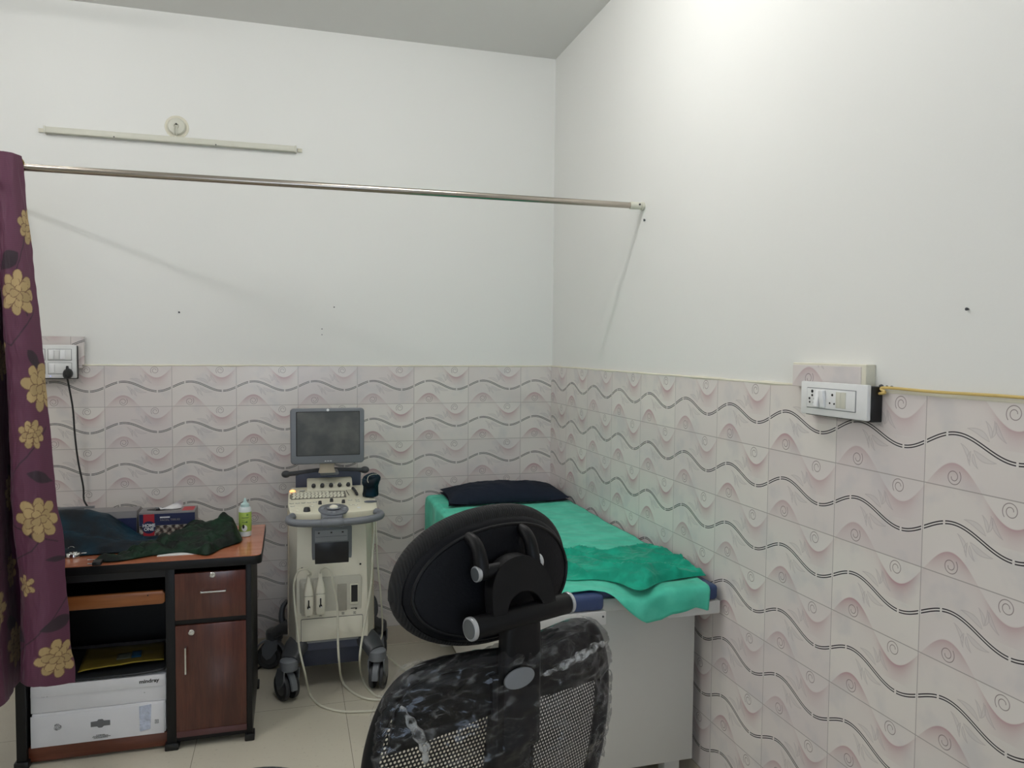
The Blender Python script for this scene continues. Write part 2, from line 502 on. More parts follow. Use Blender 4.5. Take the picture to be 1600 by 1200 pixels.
def lathe(bm, prof, loc=(0, 0, 0), axis=(0, 0, 1), n=28, sx=1, sy=1, mi=0):
    loc = Vector(loc); x, y, d = frame_from(axis)
    if abs(Vector(axis).normalized().z) > .99: x, y = Vector((1, 0, 0)), Vector((0, 1, 0))
    rings(bm, [[loc + d * h + x * math.cos(a) * r * sx + y * math.sin(a) * r * sy for a in [2 * PI * i / n for i in range(n)]] for r, h in prof], mi=mi)
    return bm
def smooth_pts(pts, k=6):
    pts = [Vector(p) for p in pts]; P = [pts[0] * 2 - pts[1]] + pts + [pts[-1] * 2 - pts[-2]]
    out = []
    for i in range(1, len(P) - 2):
        for j in range(k):
            s = j / k; a, b, c, d = P[i - 1], P[i], P[i + 1], P[i + 2]
            out.append(.5 * ((2 * b) + (c - a) * s + (2 * a - 5 * b + 4 * c - d) * s * s + (3 * b - a - 3 * c + d) * s ** 3))
    out.append(pts[-1]); return out
def tube(bm, pts, r, n=10, k=6, rad=None, mi=0, sm=True):
    P = smooth_pts(pts, k) if sm else [Vector(p) for p in pts]
    d0 = (P[1] - P[0]).normalized(); x, y, _ = frame_from(d0); R = []
    for i, p in enumerate(P):
        d = (P[min(i + 1, len(P) - 1)] - P[max(i - 1, 0)]).normalized()
        x = (x - d * x.dot(d)).normalized(); y = d.cross(x)
        rr = r if rad is None else rad(i / (len(P) - 1)) * r
        R.append([p + (x * math.cos(a) + y * math.sin(a)) * rr for a in [2 * PI * j / n for j in range(n)]])
    rings(bm, R, mi=mi); return bm
def prism(bm, outline, depth, mat, bev=0, mi=0, seg=2):
    """outline (x, z) in the plane, extruded 'depth' along local +y, placed by mat"""
    b2 = B()
    v0 = [b2.verts.new((x, 0, z)) for x, z in outline]
    f = b2.faces.new(v0)
    r = bmesh.ops.extrude_face_region(b2, geom=[f])
    vs = [g for g in r['geom'] if isinstance(g, bmesh.types.BMVert)]
    bmesh.ops.translate(b2, verts=vs, vec=(0, depth, 0))
    bmesh.ops.recalc_face_normals(b2, faces=b2.faces)
    if bev:
        es = [e for e in b2.edges if len(e.link_faces) == 2 and e.calc_face_angle(0) > .6]
        bmesh.ops.bevel(b2, geom=es, offset=bev, segments=seg, affect='EDGES', profile=.5)
    for f in b2.faces: f.material_index = mi
    b2.transform(mat if mat is not None else Matrix.Identity(4)); merge(bm, b2); return bm
def rrect(w, h, r, n=5, cx=0, cz=0):
    o = []
    for sx, sz, a0 in ((1, 1, 0), (-1, 1, 90), (-1, -1, 180), (1, -1, 270)):
        for i in range(n + 1):
            a = math.radians(a0 + 90 * i / n)
            o.append((cx + sx * (w / 2 - r) + r * math.cos(a), cz + sz * (h / 2 - r) + r * math.sin(a)))
    return o
def ell(w, h, n=28, cx=0, cz=0, p=2.0):
    o = []
    for i in range(n):
        a = 2 * PI * i / n; c, s = math.cos(a), math.sin(a)
        o.append((cx + w / 2 * math.copysign(abs(c) ** (2 / p), c), cz + h / 2 * math.copysign(abs(s) ** (2 / p), s)))
    return o
def grid(bm, f, nu, nv, uvf=None, mi=0):
    vv = [[bm.verts.new(f(i / nu, j / nv)) for j in range(nv + 1)] for i in range(nu + 1)]
    uvl = bm.loops.layers.uv.verify() if uvf else None
    for i in range(nu):
        for j in range(nv):
            fc = bm.faces.new((vv[i][j], vv[i + 1][j], vv[i + 1][j + 1], vv[i][j + 1])); fc.material_index = mi
            if uvf:
                for lp, (a, b) in zip(fc.loops, ((i, j), (i + 1, j), (i + 1, j + 1), (i, j + 1))):
                    lp[uvl].uv = uvf(a / nu, b / nv)
    return vv
def solid(o, th, off=0):
    md = o.modifiers.new('thickness', 'SOLIDIFY'); md.thickness = th; md.offset = off; return o
def text(name, s, size, mat4, m, parent, ext=.0004, align='CENTER', label=None, bold=0, sx=1.0):
    cu = bpy.data.curves.new(name, 'FONT'); cu.body = s; cu.size = size; cu.extrude = ext; cu.align_x = align; cu.align_y = 'CENTER'; cu.offset = bold
    tmp = bpy.data.objects.new('tmp', cu); COL.objects.link(tmp)
    me = bpy.data.meshes.new_from_object(tmp.evaluated_get(bpy.context.evaluated_depsgraph_get()))
    bpy.data.objects.remove(tmp); bm = B(); bm.from_mesh(me); bpy.data.meshes.remove(me)
    bm.transform(mat4 @ Matrix.Diagonal((sx, 1, 1, 1))); KEEP.add(id(bm))
    return obj(name, bm, m, parent, smooth=False, label=label)
# text lies in local XY; this stands it up to face -y
STAND = Matrix(((1, 0, 0, 0), (0, 0, -1, 0), (0, 1, 0, 0), (0, 0, 0, 1)))
def T(*v): return Matrix.Translation(Vector(v))
def RX(a): return Matrix.Rotation(math.radians(a), 4, 'X')
def RY(a): return Matrix.Rotation(math.radians(a), 4, 'Y')
def RZ(a): return Matrix.Rotation(math.radians(a), 4, 'Z')
def fbm(x, y, z=0, o=3):
    return noise.fractal(Vector((x, y, z)), 1.0, 2.0, o, noise_basis='PERLIN_ORIGINAL')

# ------------------------------------------------------------------ the room
WT = 1.5042      # top of the tiling
CH = 3.213       # ceiling height
LX, RY_ = -4.15, -6.0
bm = B(); box(bm, LX - .1, .12, RY_ - .1, .12, -.12, 0); struct('floor', bm, M['floor'])
bm = B(); box(bm, LX - .1, .12, RY_ - .1, .12, CH, CH + .12); struct('ceiling', bm, M['ceil'])
bm = B(); box(bm, LX - .1, .008, .008, .12, 0, CH); struct('wall_back', bm, M['paint'])
bm = B(); box(bm, .008, .12, RY_ - .1, .12, 0, CH); struct('wall_right', bm, M['paint'])
bm = B(); box(bm, LX - .1, LX, RY_ - .1, .008, 0, CH); struct('wall_left', bm, M['paint'])
bm = B()                                                    # wall behind the camera, with a window opening
box(bm, LX, -2.2, RY_ - .1, RY_, 0, CH); box(bm, -.7, .008, RY_ - .1, RY_, 0, CH)
box(bm, -2.2, -.7, RY_ - .1, RY_, 0, 1.0); box(bm, -2.2, -.7, RY_ - .1, RY_, 2.2, CH)
struct('wall_rear', bm, M['paint'])
bm = B()
for a in (-2.2, -1.47, -.75): box(bm, a, a + .05, RY_ - .07, RY_ - .02, 1.0, 2.2)
for z in (1.0, 2.15): box(bm, -2.2, -.7, RY_ - .07, RY_ - .02, z, z + .05)
struct('window_1', bm, M['white_pl'])
bm = B(); box(bm, LX, 0, 0, .008, .0971, WT); struct('trim_1', bm, M['tile_b'])
bm = B(); box(bm, 0, .008, RY_, 0, .0971, WT); struct('trim_2', bm, M['tile_r'])
bm = B(); box(bm, LX, 0, -.004, .008, 0, .0971); struct('baseboard_back', bm, M['skirt'])
bm = B(); box(bm, -.004, .008, RY_, -.004, 0, .0971); struct('baseboard_right', bm, M['skirt'])
def plaster_bead(p0, p1, n=90):
    bm = B(); p0, p1 = Vector(p0), Vector(p1)
    pts = [p0.lerp(p1, i / n) + Vector((0, 0, .0025 * fbm(i * .37, 3.1))) for i in range(n + 1)]
    tube(bm, pts, .0062, 6, sm=False, rad=lambda s: .8 + .5 * abs(fbm(s * 40, 1.7)))
    return bm
struct('trim_3', plaster_bead((LX, .004, WT + .001), (0.004, .004, WT + .001)), M['cream'])
struct('trim_4', plaster_bead((.004, 0, WT + .001), (.004, RY_, WT + .001), 140), M['cream'])

# lamp fittings, all above or beside the frame
def tube_lamp(key, label):
    (x, y, z), L, ax, power, colr = LAMPS[key]
    t = thing('tube_light', label, 'tube light', (x, y, z), 0, 'lit tube lights')
    m, tr, b = newmat('glowing_tube_' + key.lower()); b.inputs['Base Color'].default_value = (.8, .8, .8, 1)
    b.inputs['Emission Color'].default_value = (*colr, 1); b.inputs['Emission Strength'].default_value = 2.0
    d = Vector((L / 2, 0, 0)) if ax == 'x' else Vector((0, L / 2, 0)); c = Vector((x, y, z))
    bm = B(); cyl(bm, c - d, c + d, .018, n=16); obj('glowing_tube', bm, m, t)
    bm = B()
    if ax == 'x': box(bm, x - L / 2 - .02, x + L / 2 + .02, y - .018, y + .018, z + .040, CH)
    else: box(bm, LX, x - .03, y - L / 2 - .02, y + L / 2 + .02, z - .02, z + .02)
    obj('housing', bm, M['white_pl'], t)
    for s in (-1, 1):
        e = c + d * s * 1.03; bm = B()
        if ax == 'x': box(bm, e.x - .012, e.x + .012, y - .016, y + .016, z - .02, z + .045, .003)
        else: box(bm, x - .035, x + .02, e.y - .012, e.y + .012, z - .018, z + .018, .003)
        obj('end_holder', bm, M['white_pl'], t)
tube_lamp('A', 'lit ceiling tube light nearest the right wall and the bed')
tube_lamp('B', 'lit ceiling tube light over the desk side of the room')
tube_lamp('C', 'short lit ceiling tube light in the middle of the room')
tube_lamp('D', 'long lit tube light fixed high on the left wall')
tube_lamp('E', 'lit ceiling tube light over the desk by the back wall')

# ------------------------------------------------------------------ wall fittings
FX0 = aty(72, 203.5, 0).x; FX1 = aty(462, 235, 0).x; FZ = 2.602
t = thing('tube_light_batten', 'long unlit cream tube light batten fixed high on the back wall', 'light fitting', (FX0, .008, FZ))
bm = B(); box(bm, FX0, FX1, -.026, .008, FZ - .015, FZ + .013, .003)
obj('channel', bm, M['ivory_pl'], t)
bm = B(); box(bm, FX0 - .004, FX0 + .004, -.028, .008, FZ - .017, FZ + .015, .001); obj('end_cap', bm, M['ivory_pl'], t)
bm = B(); box(bm, FX1 - .004, FX1 + .004, -.028, .008, FZ - .017, FZ + .015, .001); obj('end_cap', bm, M['ivory_pl'], t)
for x in (FX0 - .02, FX1 + .02):
    bm = B(); box(bm, x - .012, x + .012, -.0, .008, FZ - .010, FZ + .008, .001); obj('end_clip', bm, M['cream'], t)
for px in (180, 338):
    bm = B(); q = aty(px, 218, 0); cyl(bm, (q.x, -.028, FZ - .012), (q.x, -.02, FZ - .012), .003, n=10); obj('screw', bm, M['mark'], t)
q = aty(276, 198, 0)
t = thing('ceiling_rose', 'round cream cable rose just above the middle of the tube batten', 'cable rose', (q.x, .008, q.z))
bm = B(); lathe(bm, [(.055, -.001), (.055, .003), (.050, .005), (.046, .004)], (q.x, .008, q.z), (0, -1, 0), 40); obj('backplate', bm, M['cream'], t)
bm = B(); lathe(bm, [(.041, .0), (.041, .010), (.036, .017), (.020, .020), (.012, .019), (.008, .013)], (q.x, .006, q.z), (0, -1, 0), 40); obj('cover', bm, M['ivory_pl'], t)
bm = B(); cyl(bm, (q.x, -.010, q.z + .010), (q.x, -.016, q.z + .010), .004, n=12); obj('screw', bm, M['mark'], t)
for dx in (-.004, .006):
    bm = B(); tube(bm, [(q.x + dx, -.012, q.z), (q.x + dx - .006, -.022, q.z - .022), (q.x + dx - .004, -.018, q.z - .052)], .0022, 8); obj('lead', bm, M['ivory_pl'], t)

def nail(pt, nrm, r, label):
    n = Vector(nrm); bm = B(); p = Vector(pt)
    cyl(bm, p, p + n * .005, r * .55, n=8); cyl(bm, p + n * .004, p + n * .006, r, n=10)
    return tag(obj('wall_nail', bm, M['mdark']), label, 'nail', 'nails and screws in the bare walls')
nail(aty(280, 488, .008), (0, -1, 0), .0045, 'small dark nail in the back wall, leftmost of three')
nail(aty(522, 480, .008), (0, -1, 0), .0035, 'small dark nail in the back wall above the monitor, upper right of three')
nail(aty(503, 514, .008), (0, -1, 0), .0030, 'tiny nail in the back wall low above the monitor')
nail(aty(503, 523, .008), (0, -1, 0), .0025, 'tiny nail in the back wall, lowest above the monitor')
nail(atx(1513, 483, .008), (-1, 0, 0), .0035, 'small dark nail in the right wall above the yellow wire')
nail(atx(1008, 344, .008), (-1, 0, 0), .0055, 'dark screw in the right wall just below the rod end')

# switchboard on the back wall (tiled box-out behind)
SX0, SX1, SZ0, SZ1 = -2.66, aty(131, 530, 0).x, 1.44, 1.642
bm = B(); box(bm, SX0, SX1 + .004, -.024, .0, WT + .004, SZ1, .001)
box(bm, SX0, SX1 - .004, -.026, -.001, WT - .012, SZ1 - .008); o = struct('trim_5', bm, [M['tile_b2']])
SX1 = aty(126, 588, 0).x - .004
t = thing('switchboard', 'white double row switchboard on the back wall beside the curtain', 'switchboard', ((SX0 + SX1) / 2, -.026, 1.45))
bm = B(); box(bm, SX0, SX1 + .002, -.044, -.024, 1.442, 1.598, .003); obj('back_box', bm, M['blackpl'], t)
bm = B(); box(bm, SX0, SX1, -.058, -.040, 1.446, 1.602, .004); obj('faceplate', bm, M['white_pl'], t)
Yf = -.058
for r, zc in enumerate((1.556, 1.492)):
    for c, (xa, xb) in enumerate(((SX1 - .235, SX1 - .128), (SX1 - .118, SX1 - .018))):
        bm = B(); box(bm, xa, xb, Yf - .0012, Yf + .004, zc - .027, zc + .027, .001); mp_ = obj('module_frame', bm, M['grey_line'], t)
        bm = B(); box(bm, xa + .002, xb - .002, Yf - .0025, Yf, zc - .025, zc + .025, .001); obj('module_plate', bm, M['white_pl'], mp_)
        w = xb - xa
        if r == 0 or c == 0:
            for k in range(3 if c else 4):
                xk = xa + .012 + k * .0235
                if xk > xb - .014: continue
                bm = B(); prism(bm, [(-.010, -.021), (.010, -.021), (.010, .021), (-.010, .021)], .006, T(xk + .004, Yf - .0075, zc) @ RX(5 if k % 2 else -5), .001)
                obj('rocker_switch', bm, M['rocker'] if k != 1 else M['white_pl'], t)
        else:
            for k in range(1):
                bm = B(); box(bm, xa + .008, xa + .028, Yf - .008, Yf, zc - .021, zc + .021, .002); obj('rocker_switch', bm, M['rocker'], t)
bm = B(); cyl(bm, (SX1 - .108, Yf - .002, 1.455), (SX1 - .108, Yf + .002, 1.455), .0018, n=10)
obj('indicator_lamp', bm, simple('blue_indicator', (150, 160, 255), .3, emit=(140, 150, 255), es=2), t, label='tiny glowing blue indicator')

# black plug and its cord dropping behind the desk
pc = aty(107, 583, Yf)
t = thing('power_plug', 'black plug in the switchboard with its cord dropping behind the desk', 'plug', pc)
bm = B()
R = []
for h, rx, rz in ((0, .020, .022), (.006, .022, .024), (.022, .018, .021), (.034, .011, .013), (.040, .006, .008)):
    R.append([Vector((pc.x + rx * math.cos(a), Yf - .003 - h, pc.z - h * .35 + rz * math.sin(a))) for a in [2 * PI * i / 20 for i in range(20)]])
rings(bm, R); obj('plug_body', bm, M['blackpl'], t)
bm = B(); cyl(bm, (pc.x - .002, Yf - .012, pc.z + .010), (pc.x - .002, Yf - .010, pc.z + .034), .008, .005, n=12); obj('plug_grip', bm, M['blackpl'], t)
bm = B()
cp_ = [Vector((pc.x, Yf - .03, pc.z - .012))] + [aty(px, py, yy) for px, py, yy in ((108, 605, -.075), (114, 640, -.06), (117, 680, -.05), (122, 720, -.04), (130, 760, -.03), (131, 780, -.03), (137, 792, -.06), (150, 815, -.12), (160, 860, -.14))]
tube(bm, cp_, .0042, 8); obj('cord', bm, M['blackcord'], t)

# right wall: tiled box-out, switch plate, yellow wire
a0 = atx(1250, 568, 0); a1 = atx(1370, 572, 0)
y0r, y1r = a0.y, -2.487
bm = B(); box(bm, -.024, .0, y1r + .026, y0r, WT + .0005, 1.566, .0008)
struct('trim_6', bm, M['tile_r2'])
bm = B(); box(bm, -.022, .008, y1r + .010, y0r + .002, WT + .008, 1.572, .002); struct('trim_7', bm, M['cream'])
XF = -.046
py0, py1 = atx(1251, 620, XF).y, atx(1355, 625, XF).y
pz0, pz1 = 1.432, 1.522
t = thing('socket_plate', 'white socket and switch plate on the right wall with a dark gap behind', 'switchboard', (-.028, (py0 + py1) / 2, pz0))
bm = B(); box(bm, -.034, .0, py1 - .001, py0 - .006, pz0 - .003, pz1 - .004, .003); obj('back_box', bm, M['blackpl'], t, label='dark back box')
bm = B(); box(bm, XF, XF + .013, py1, py0, pz0, pz1, .004); obj('faceplate', bm, M['white_pl'], t)
fa, fb = py0 - .028, py1 + .038
zc = (pz0 + pz1) / 2 + .001
bm = B(); box(bm, XF - .0010, XF + .004, fb, fa, zc - .028, zc + .028, .001); obj('module_frame', bm, M['grey_line'], t)
bm = B(); box(bm, XF - .0022, XF, fb + .002, fa - .002, zc - .026, zc + .026, .001); obj('module_plate', bm, M['white_pl'], t)
def hole(y, z, r):
    bm = B(); cyl(bm, (XF - .0030, y, z), (XF, y, z), r, n=12); obj('pin_hole', bm, M['hole'], t)
ha = fa - .024
hole(ha, zc + .018, .0044); hole(ha, zc + .007, .0032)
hole(ha + .011, zc - .002, .0032); hole(ha - .009, zc - .003, .0032); hole(ha + .010, zc - .012, .0027); hole(ha - .006, zc - .013, .0027)
hb = fa - .104
hole(hb, zc + .012, .0034); hole(hb + .009, zc - .010, .0026); hole(hb - .008, zc - .011, .0026)
for yy, tilt in ((fa - .050, 11), (fa - .070, -9)):
    bm = B(); boxm(bm, T(XF - .006, yy, zc) @ RY(tilt), .010, .017, .046, .0012); obj('rocker_switch', bm, M['rocker'], t)
bm = B(); box(bm, XF - .004, XF, fa - .155, fa - .137, zc - .021, zc + .021, .001); obj('rocker_switch', bm, M['ivory_pl'], t)
bm = B(); box(bm, XF - .0034, XF, fa - .135, fa - .118, zc - .021, zc + .021, .001); obj('blank_module', bm, M['ivory_pl'], t)

bm = B()
wp = [Vector((-.010, py1 + .02, 1.500))] + [Vector((-.012, py1 - .02, 1.504))] + [Vector((-.006 - .003 * (i % 2), -2.52 - .16 * i, WT + .010 + .0035 * fbm(i * .9, 5.5))) for i in range(13)]
tube(bm, wp, .0038, 8)
o = tag(obj('electric_wire', bm, M['yellow_wire']), 'thin yellow wire lying along the top of the right wall tiles', 'wire')
for px, py, r in ((1377, 604, .006), (1393, 605, .004), (1386, 604, .003)):
    q = atx(px, py, -.004); bm = B(); bmesh.ops.create_icosphere(bm, subdivisions=2, radius=r)
    for v in bm.verts: v.co = v.co * (1 + .3 * fbm(v.co.x * 400, v.co.y * 400, px)) + q
    tag(obj('plaster_chip', bm, M['mdark']), {1377: 'larger dark chip in the plaster beside the right wall socket plate', 1393: 'right dark chip in the plaster edge over the yellow wire start', 1386: 'smallest chip between two others over the yellow wire'}[px], 'plaster chip', 'chips in the plaster by the socket plate')

# ------------------------------------------------------------------ curtain rods
RZv = 2.205
t = thing('curtain_rod', 'stainless steel curtain rod running from the curtain to the right wall', 'curtain rod', (0, -1.13, RZv))
bm = B(); cyl(bm, (-2.63, -1.10, RZv - .003), (-.008, -1.13, RZv), .0125, n=24); obj('pole', bm, M['steel'], t)
bm = B(); cyl(bm, (-.055, -1.1295, RZv), (-.006, -1.13, RZv), .0155, n=24, bev=.001); cyl(bm, (-.005, -1.13, RZv), (.008, -1.13, RZv), .0175, n=24, bev=.002); obj('end_bracket', bm, M['ivory_pl'], t)
bm = B(); cyl(bm, (-.018, -1.145, RZv + .003), (-.018, -1.149, RZv + .003), .004, n=10); obj('screw', bm, M['mdark'], t)
t = thing('curtain_rod', 'steel curtain rod running out from the back wall behind the curtain', 'curtain rod', (-2.61, 0, RZv))
bm = B(); cyl(bm, (-2.61, 0.005, RZv + .026), (-2.61, -2.1, RZv + .026), .0125, n=20); obj('pole', bm, M['steel'], t)
bm = B(); cyl(bm, (-2.61, -.03, RZv + .026), (-2.61, .008, RZv + .026), .017, n=20); obj('end_bracket', bm, M['ivory_pl'], t)

# ------------------------------------------------------------------ floral curtain
def curtain():
    top = [(-2.283, -1.120), (-2.300, -1.165), (-2.338, -1.172), (-2.362, -1.120), (-2.372, -1.030), (-2.388, -1.030), (-2.390, -1.140), (-2.415, -1.190), (-2.455, -1.10), (-2.49, -1.06), (-2.52, -1.16), (-2.56, -1.10), (-2.60, -1.16)]
    bot = [(-2.155, -1.095), (-2.210, -1.150), (-2.275, -1.150), (-2.318, -1.095), (-2.334, -.960), (-2.372, -.950), (-2.366, -1.150), (-2.430, -1.235), (-2.500, -1.14), (-2.52, -1.05), (-2.57, -1.17), (-2.62, -1.08), (-2.66, -1.17)]
    def path(P):
        S = smooth_pts([(x, y, 0) for x, y in P], 30)
        d = [0]
        for a, b in zip(S[:-1], S[1:]): d.append(d[-1] + (b - a).length)
        return S, d
    St, dt = path(top); Sb, db = path(bot)
    n = len(St); K = 720; nu = 320
    ztop, zbot = 2.236, .405
    def samp(i): return i
    bm = B(); V = []
    idx = [i * (n - 1) / nu for i in range(nu + 1)]
    Lb = db[-1]
    arc = []
    pos = np.zeros((nu + 1, K + 1, 2))
    for a, fi in enumerate(idx):
        i0 = int(fi); i1 = min(i0 + 1, n - 1); w = fi - i0
        pt = St[i0].lerp(St[i1], w); pb = Sb[i0].lerp(Sb[i1], w); arc.append(db[i0] * (1 - w) + db[i1] * w)
        row = []
        lift = .028 * math.sin(min(1, arc[-1] / .30) * PI * .9) if arc[-1] < .33 else 0
        for k in range(K + 1):
            h = k / K; e = h ** .93
            p = pt.lerp(pb, e)
            zb = zbot + lift + (-.03 if arc[-1] > .4 else 0)
            z = ztop + (zb - ztop) * h
            wob = .006 * fbm(arc[-1] * 9, z * 3.0) * h + .003 * fbm(arc[-1] * 30, z * 8)
            crumple = .010 * math.sin(z * 9 + arc[-1] * 7) * h
            p = p + Vector((wob + crumple * .4, wob * 1.5 + crumple * .5, 0))
            row.append(bm.verts.new((p.x, p.y, z))); pos[a, k] = (arc[-1], z)
        V.append(row)
    for a in range(nu):
        for k in range(K): bm.faces.new((V[a][k], V[a + 1][k], V[a + 1][k + 1], V[a][k + 1]))
    # woven pattern
    U_, Z_ = pos[..., 0].ravel(), pos[..., 1].ravel()
    base = np.array(lin((88, 42, 66))); gold = np.array(lin((168, 144, 100))); dark = np.array(lin((34, 22, 32))); line = np.array(lin((92, 56, 40)))
    c = np.tile(base, (len(U_), 1)); 
    c *= (1 + .08 * np.sin(Z_ * 900) * 1)[:, None]
    def blend(mask, colr, al=1.0):
        m_ = (np.clip(mask, 0, 1) * al)[:, None]; c[:] = c * (1 - m_) + colr * m_
    def vine(pts, w=.0022):
        for (x0, z0), (x1, z1) in zip(pts[:-1], pts[1:]):
            dx, dz = x1 - x0, z1 - z0; tt = np.clip(((U_ - x0) * dx + (Z_ - z0) * dz) / (dx * dx + dz * dz), 0, 1)
            d = np.hypot(U_ - x0 - tt * dx, Z_ - z0 - tt * dz); blend((w * 1.5 - d) / w, dark, .85)
    def leaf(x, z, L, w, ang):
        a = (U_ - x) * math.cos(ang) + (Z_ - z) * math.sin(ang); b = -(U_ - x) * math.sin(ang) + (Z_ - z) * math.cos(ang)
        t_ = np.clip(a / L, -1, 1); hw = w * (1 - t_ ** 2) * (1 + .35 * t_); ok = (np.abs(a) < L)
        blend(np.where(ok, (hw - np.abs(b)) / .002, 0), dark, .9)
    def flower(x, z, R, rot=0.0, n=8):
        near = (np.abs(U_ - x) < R * 1.2) & (np.abs(Z_ - z) < R * 1.2)
        ii = np.nonzero(near)[0]; a = U_[ii] - x; b = Z_[ii] - z
        def put(mask, colr, al):
            m_ = (np.clip(mask, 0, 1) * al)[:, None]; c[ii] = c[ii] * (1 - m_) + colr * m_
        for ring, nn, rc, la, wa in ((0, n, .60, .42, .25), (1, n - 2, .36, .34, .22), (2, 3, .14, .24, .18)):
            for k in range(nn):
                an = rot + ring * .55 + 2 * PI * k / nn; ca, sa = math.cos(an), math.sin(an)
                L = R * la * (1 + .14 * math.sin(k * 2.3 + rot * 5)); w_ = R * wa
                u = (a - R * rc * ca) * ca + (b - R * rc * sa) * sa; v = -(a - R * rc * ca) * sa + (b - R * rc * sa) * ca
                tt = u / L; hw_ = w_ * np.sqrt(np.clip(1 - tt * tt, 0, 1)) * (1 + .35 * tt)
                e = (hw_ - np.abs(v)); ok = np.abs(tt) < 1
                put(np.where(ok & (e > 0), 1, 0), gold * (1 + .10 * math.sin(k * 1.9 + ring)), 1)
                put(np.where(ok & (e > -.0012) & (e < .0022), 1, 0), line, .75)
    for pts in ([(.02, 2.0), (.10, 1.85), (.07, 1.7)], [(.03, 1.72), (.14, 1.60), (.20, 1.62)], [(.02, 1.32), (.16, 1.17), (.22, 1.05)], [(.02, 1.02), (.12, .90), (.21, .86)], [(.0, .72), (.12, .60), (.24, .52)], [(.45, 1.1), (.52, .9), (.6, .8)], [(.03, .92), (.12, .96), (.20, 1.0)], [(.42, .70), (.55, .62)]):
        vine(pts)
    for a in ((.13, 1.88, .055, .028, 2.6), (.05, 1.55, .045, .022, .9), (.06, 1.15, .055, .020, .35), (.12, .97, .045, .012, 1.1), (.05, .635, .06, .024, 2.9), (.03, .86, .05, .010, .1), (.22, .60, .05, .03, .5), (.44, 1.15, .05, .03, .6), (.5, .62, .06, .026, .3)): leaf(*a)
    for a in ((.012, 2.00, .060, .3), (.10, 1.775, .075, .9), (.03, 1.46, .082, .2), (.085, 1.30, .05, .4), (.085, 1.01, .076, .1), (.155, .78, .040, .5, 6), (.055, .515, .066, .8), (.44, 1.98, .06), (.47, 1.55, .07), (.45, 1.08, .065), (.46, .80, .06, .4), (.47, .53, .078, .3), (.23, 1.6, .05), (.62, 1.3, .07), (.62, .7, .07), (.78, 1.0, .07), (.78, 1.7, .07), (.33, 1.2, .05)): flower(*a)
    # seam along the free edge and at the hem
    me_o = thing('curtain', 'gathered plum curtain with gold flowers hanging from the rod at the far left', 'curtain', (-2.4, -1.1, .38))
    bmesh.ops.translate(bm, verts=bm.verts, vec=(0, 0, 0)); KEEP.add(id(bm))
    o = obj('curtain_cloth', bm, M['curtain'], me_o, angle=180)
    at = o.data.color_attributes.new('pattern', 'FLOAT_COLOR', 'POINT')
    at.data.foreach_set('color', np.concatenate([c, np.ones((len(c), 1))], 1).astype(np.float32).ravel())
    solid(o, .0022)
    for x, y in ((-2.287, -1.122), (-2.366, -1.115), (-2.43, -1.105), (-2.50, -1.105), (-2.58, -1.105)):
        b2 = B(); ax = Vector((1, -.25, 0)).normalized(); u_, v_, _ = frame_from(ax)
        R_ = []
        for j in range(28):
            a = 2 * PI * j / 28; cdir = u_ * math.cos(a) + v_ * math.sin(a)
            R_.append([Vector((x, y, RZv)) + cdir * (.0225 + .0045 * math.cos(p)) + ax * (.0045 * math.sin(p)) for p in [2 * PI * i / 8 for i in range(8)]])
        R_.append(R_[0]); rings(b2, R_, cap=False); obj('eyelet', b2, M['brass'], me_o, label='brass eyelet')
    return me_o
curtain()

# ------------------------------------------------------------------ desk
DX0, DX1, DY0, DY1, DZ = -2.415, -1.572, -.868, -.335, .765
t = thing('desk', 'wooden computer desk with black edging, drawer and door', 'desk', ((DX0 + DX1) / 2, (DY0 + DY1) / 2, 0))
bm = B(); prism(bm, [(DX0 - .04, DY0 - .012)] + [(-1.534 - .03 + .03 * math.sin(a), DY0 - .012 + .03 - .03 * math.cos(a)) for a in [PI / 2 * i / 6 for i in range(7)]] + [(-1.534, DY1), (DX0 - .04, DY1)], .003, Matrix(((1, 0, 0, 0), (0, 0, 1, 0), (0, 1, 0, DZ - .003), (0, 0, 0, 1))))
obj('top_laminate', bm, M['top_w'], t, smooth=False)
bm = B(); prism(bm, [(DX0 - .041, DY0 - .014)] + [(-1.532 - .03 + .03 * math.sin(a), DY0 - .014 + .03 - .03 * math.cos(a)) for a in [PI / 2 * i / 6 for i in range(7)]] + [(-1.532, DY1), (DX0 - .041, DY1)], .034, Matrix(((1, 0, 0, 0), (0, 0, 1, 0), (0, 1, 0, DZ - .037), (0, 0, 0, 1))), .002)
obj('edge_banding', bm, M['edge'], t)
for x0, x1 in ((DX0, DX0 + .034), (-1.893, -1.858), (DX1 - .022, DX1)):
    bm = B(); box(bm, x0, x1, DY0, DY1, .022, DZ - .035, .002); p_ = obj('side_panel', bm, M['edge'], t)
    for yy in (DY0 + .02, DY1 - .03):
        bm = B(); box(bm, x0 - .008, x1 + .008, yy - .028, yy + .028, 0, .028, .004); obj('foot', bm, M['blackpl'], p_)
bm = B(); box(bm, DX0 + .02, DX1 - .01, DY1 - .02, DY1 - .008, .09, DZ - .04); obj('back_panel', bm, M['dark_lam'], t)
bm = B(); box(bm, DX0 + .03, -1.89, DY0 + .03, DY1 - .02, DZ - .075, DZ - .035); obj('top_rail', bm, M['dark_lam'], t)
bm = B(); box(bm, -1.86, DX1 - .018, DY0 + .004, DY1 - .03, .500, .522, .001); obj('middle_rail', bm, M['edge'], t)
bm = B(); box(bm, -1.86, DX1 - .018, DY0 + .006, DY1 - .03, .028, .046, .001); obj('bottom_rail', bm, M['edge'], t)
bm = B(); box(bm, -1.858, DX1 - .022, DY0 - .003, DY0 + .016, .520, .706, .002); d_ = obj('drawer', bm, M['door_w'], t)
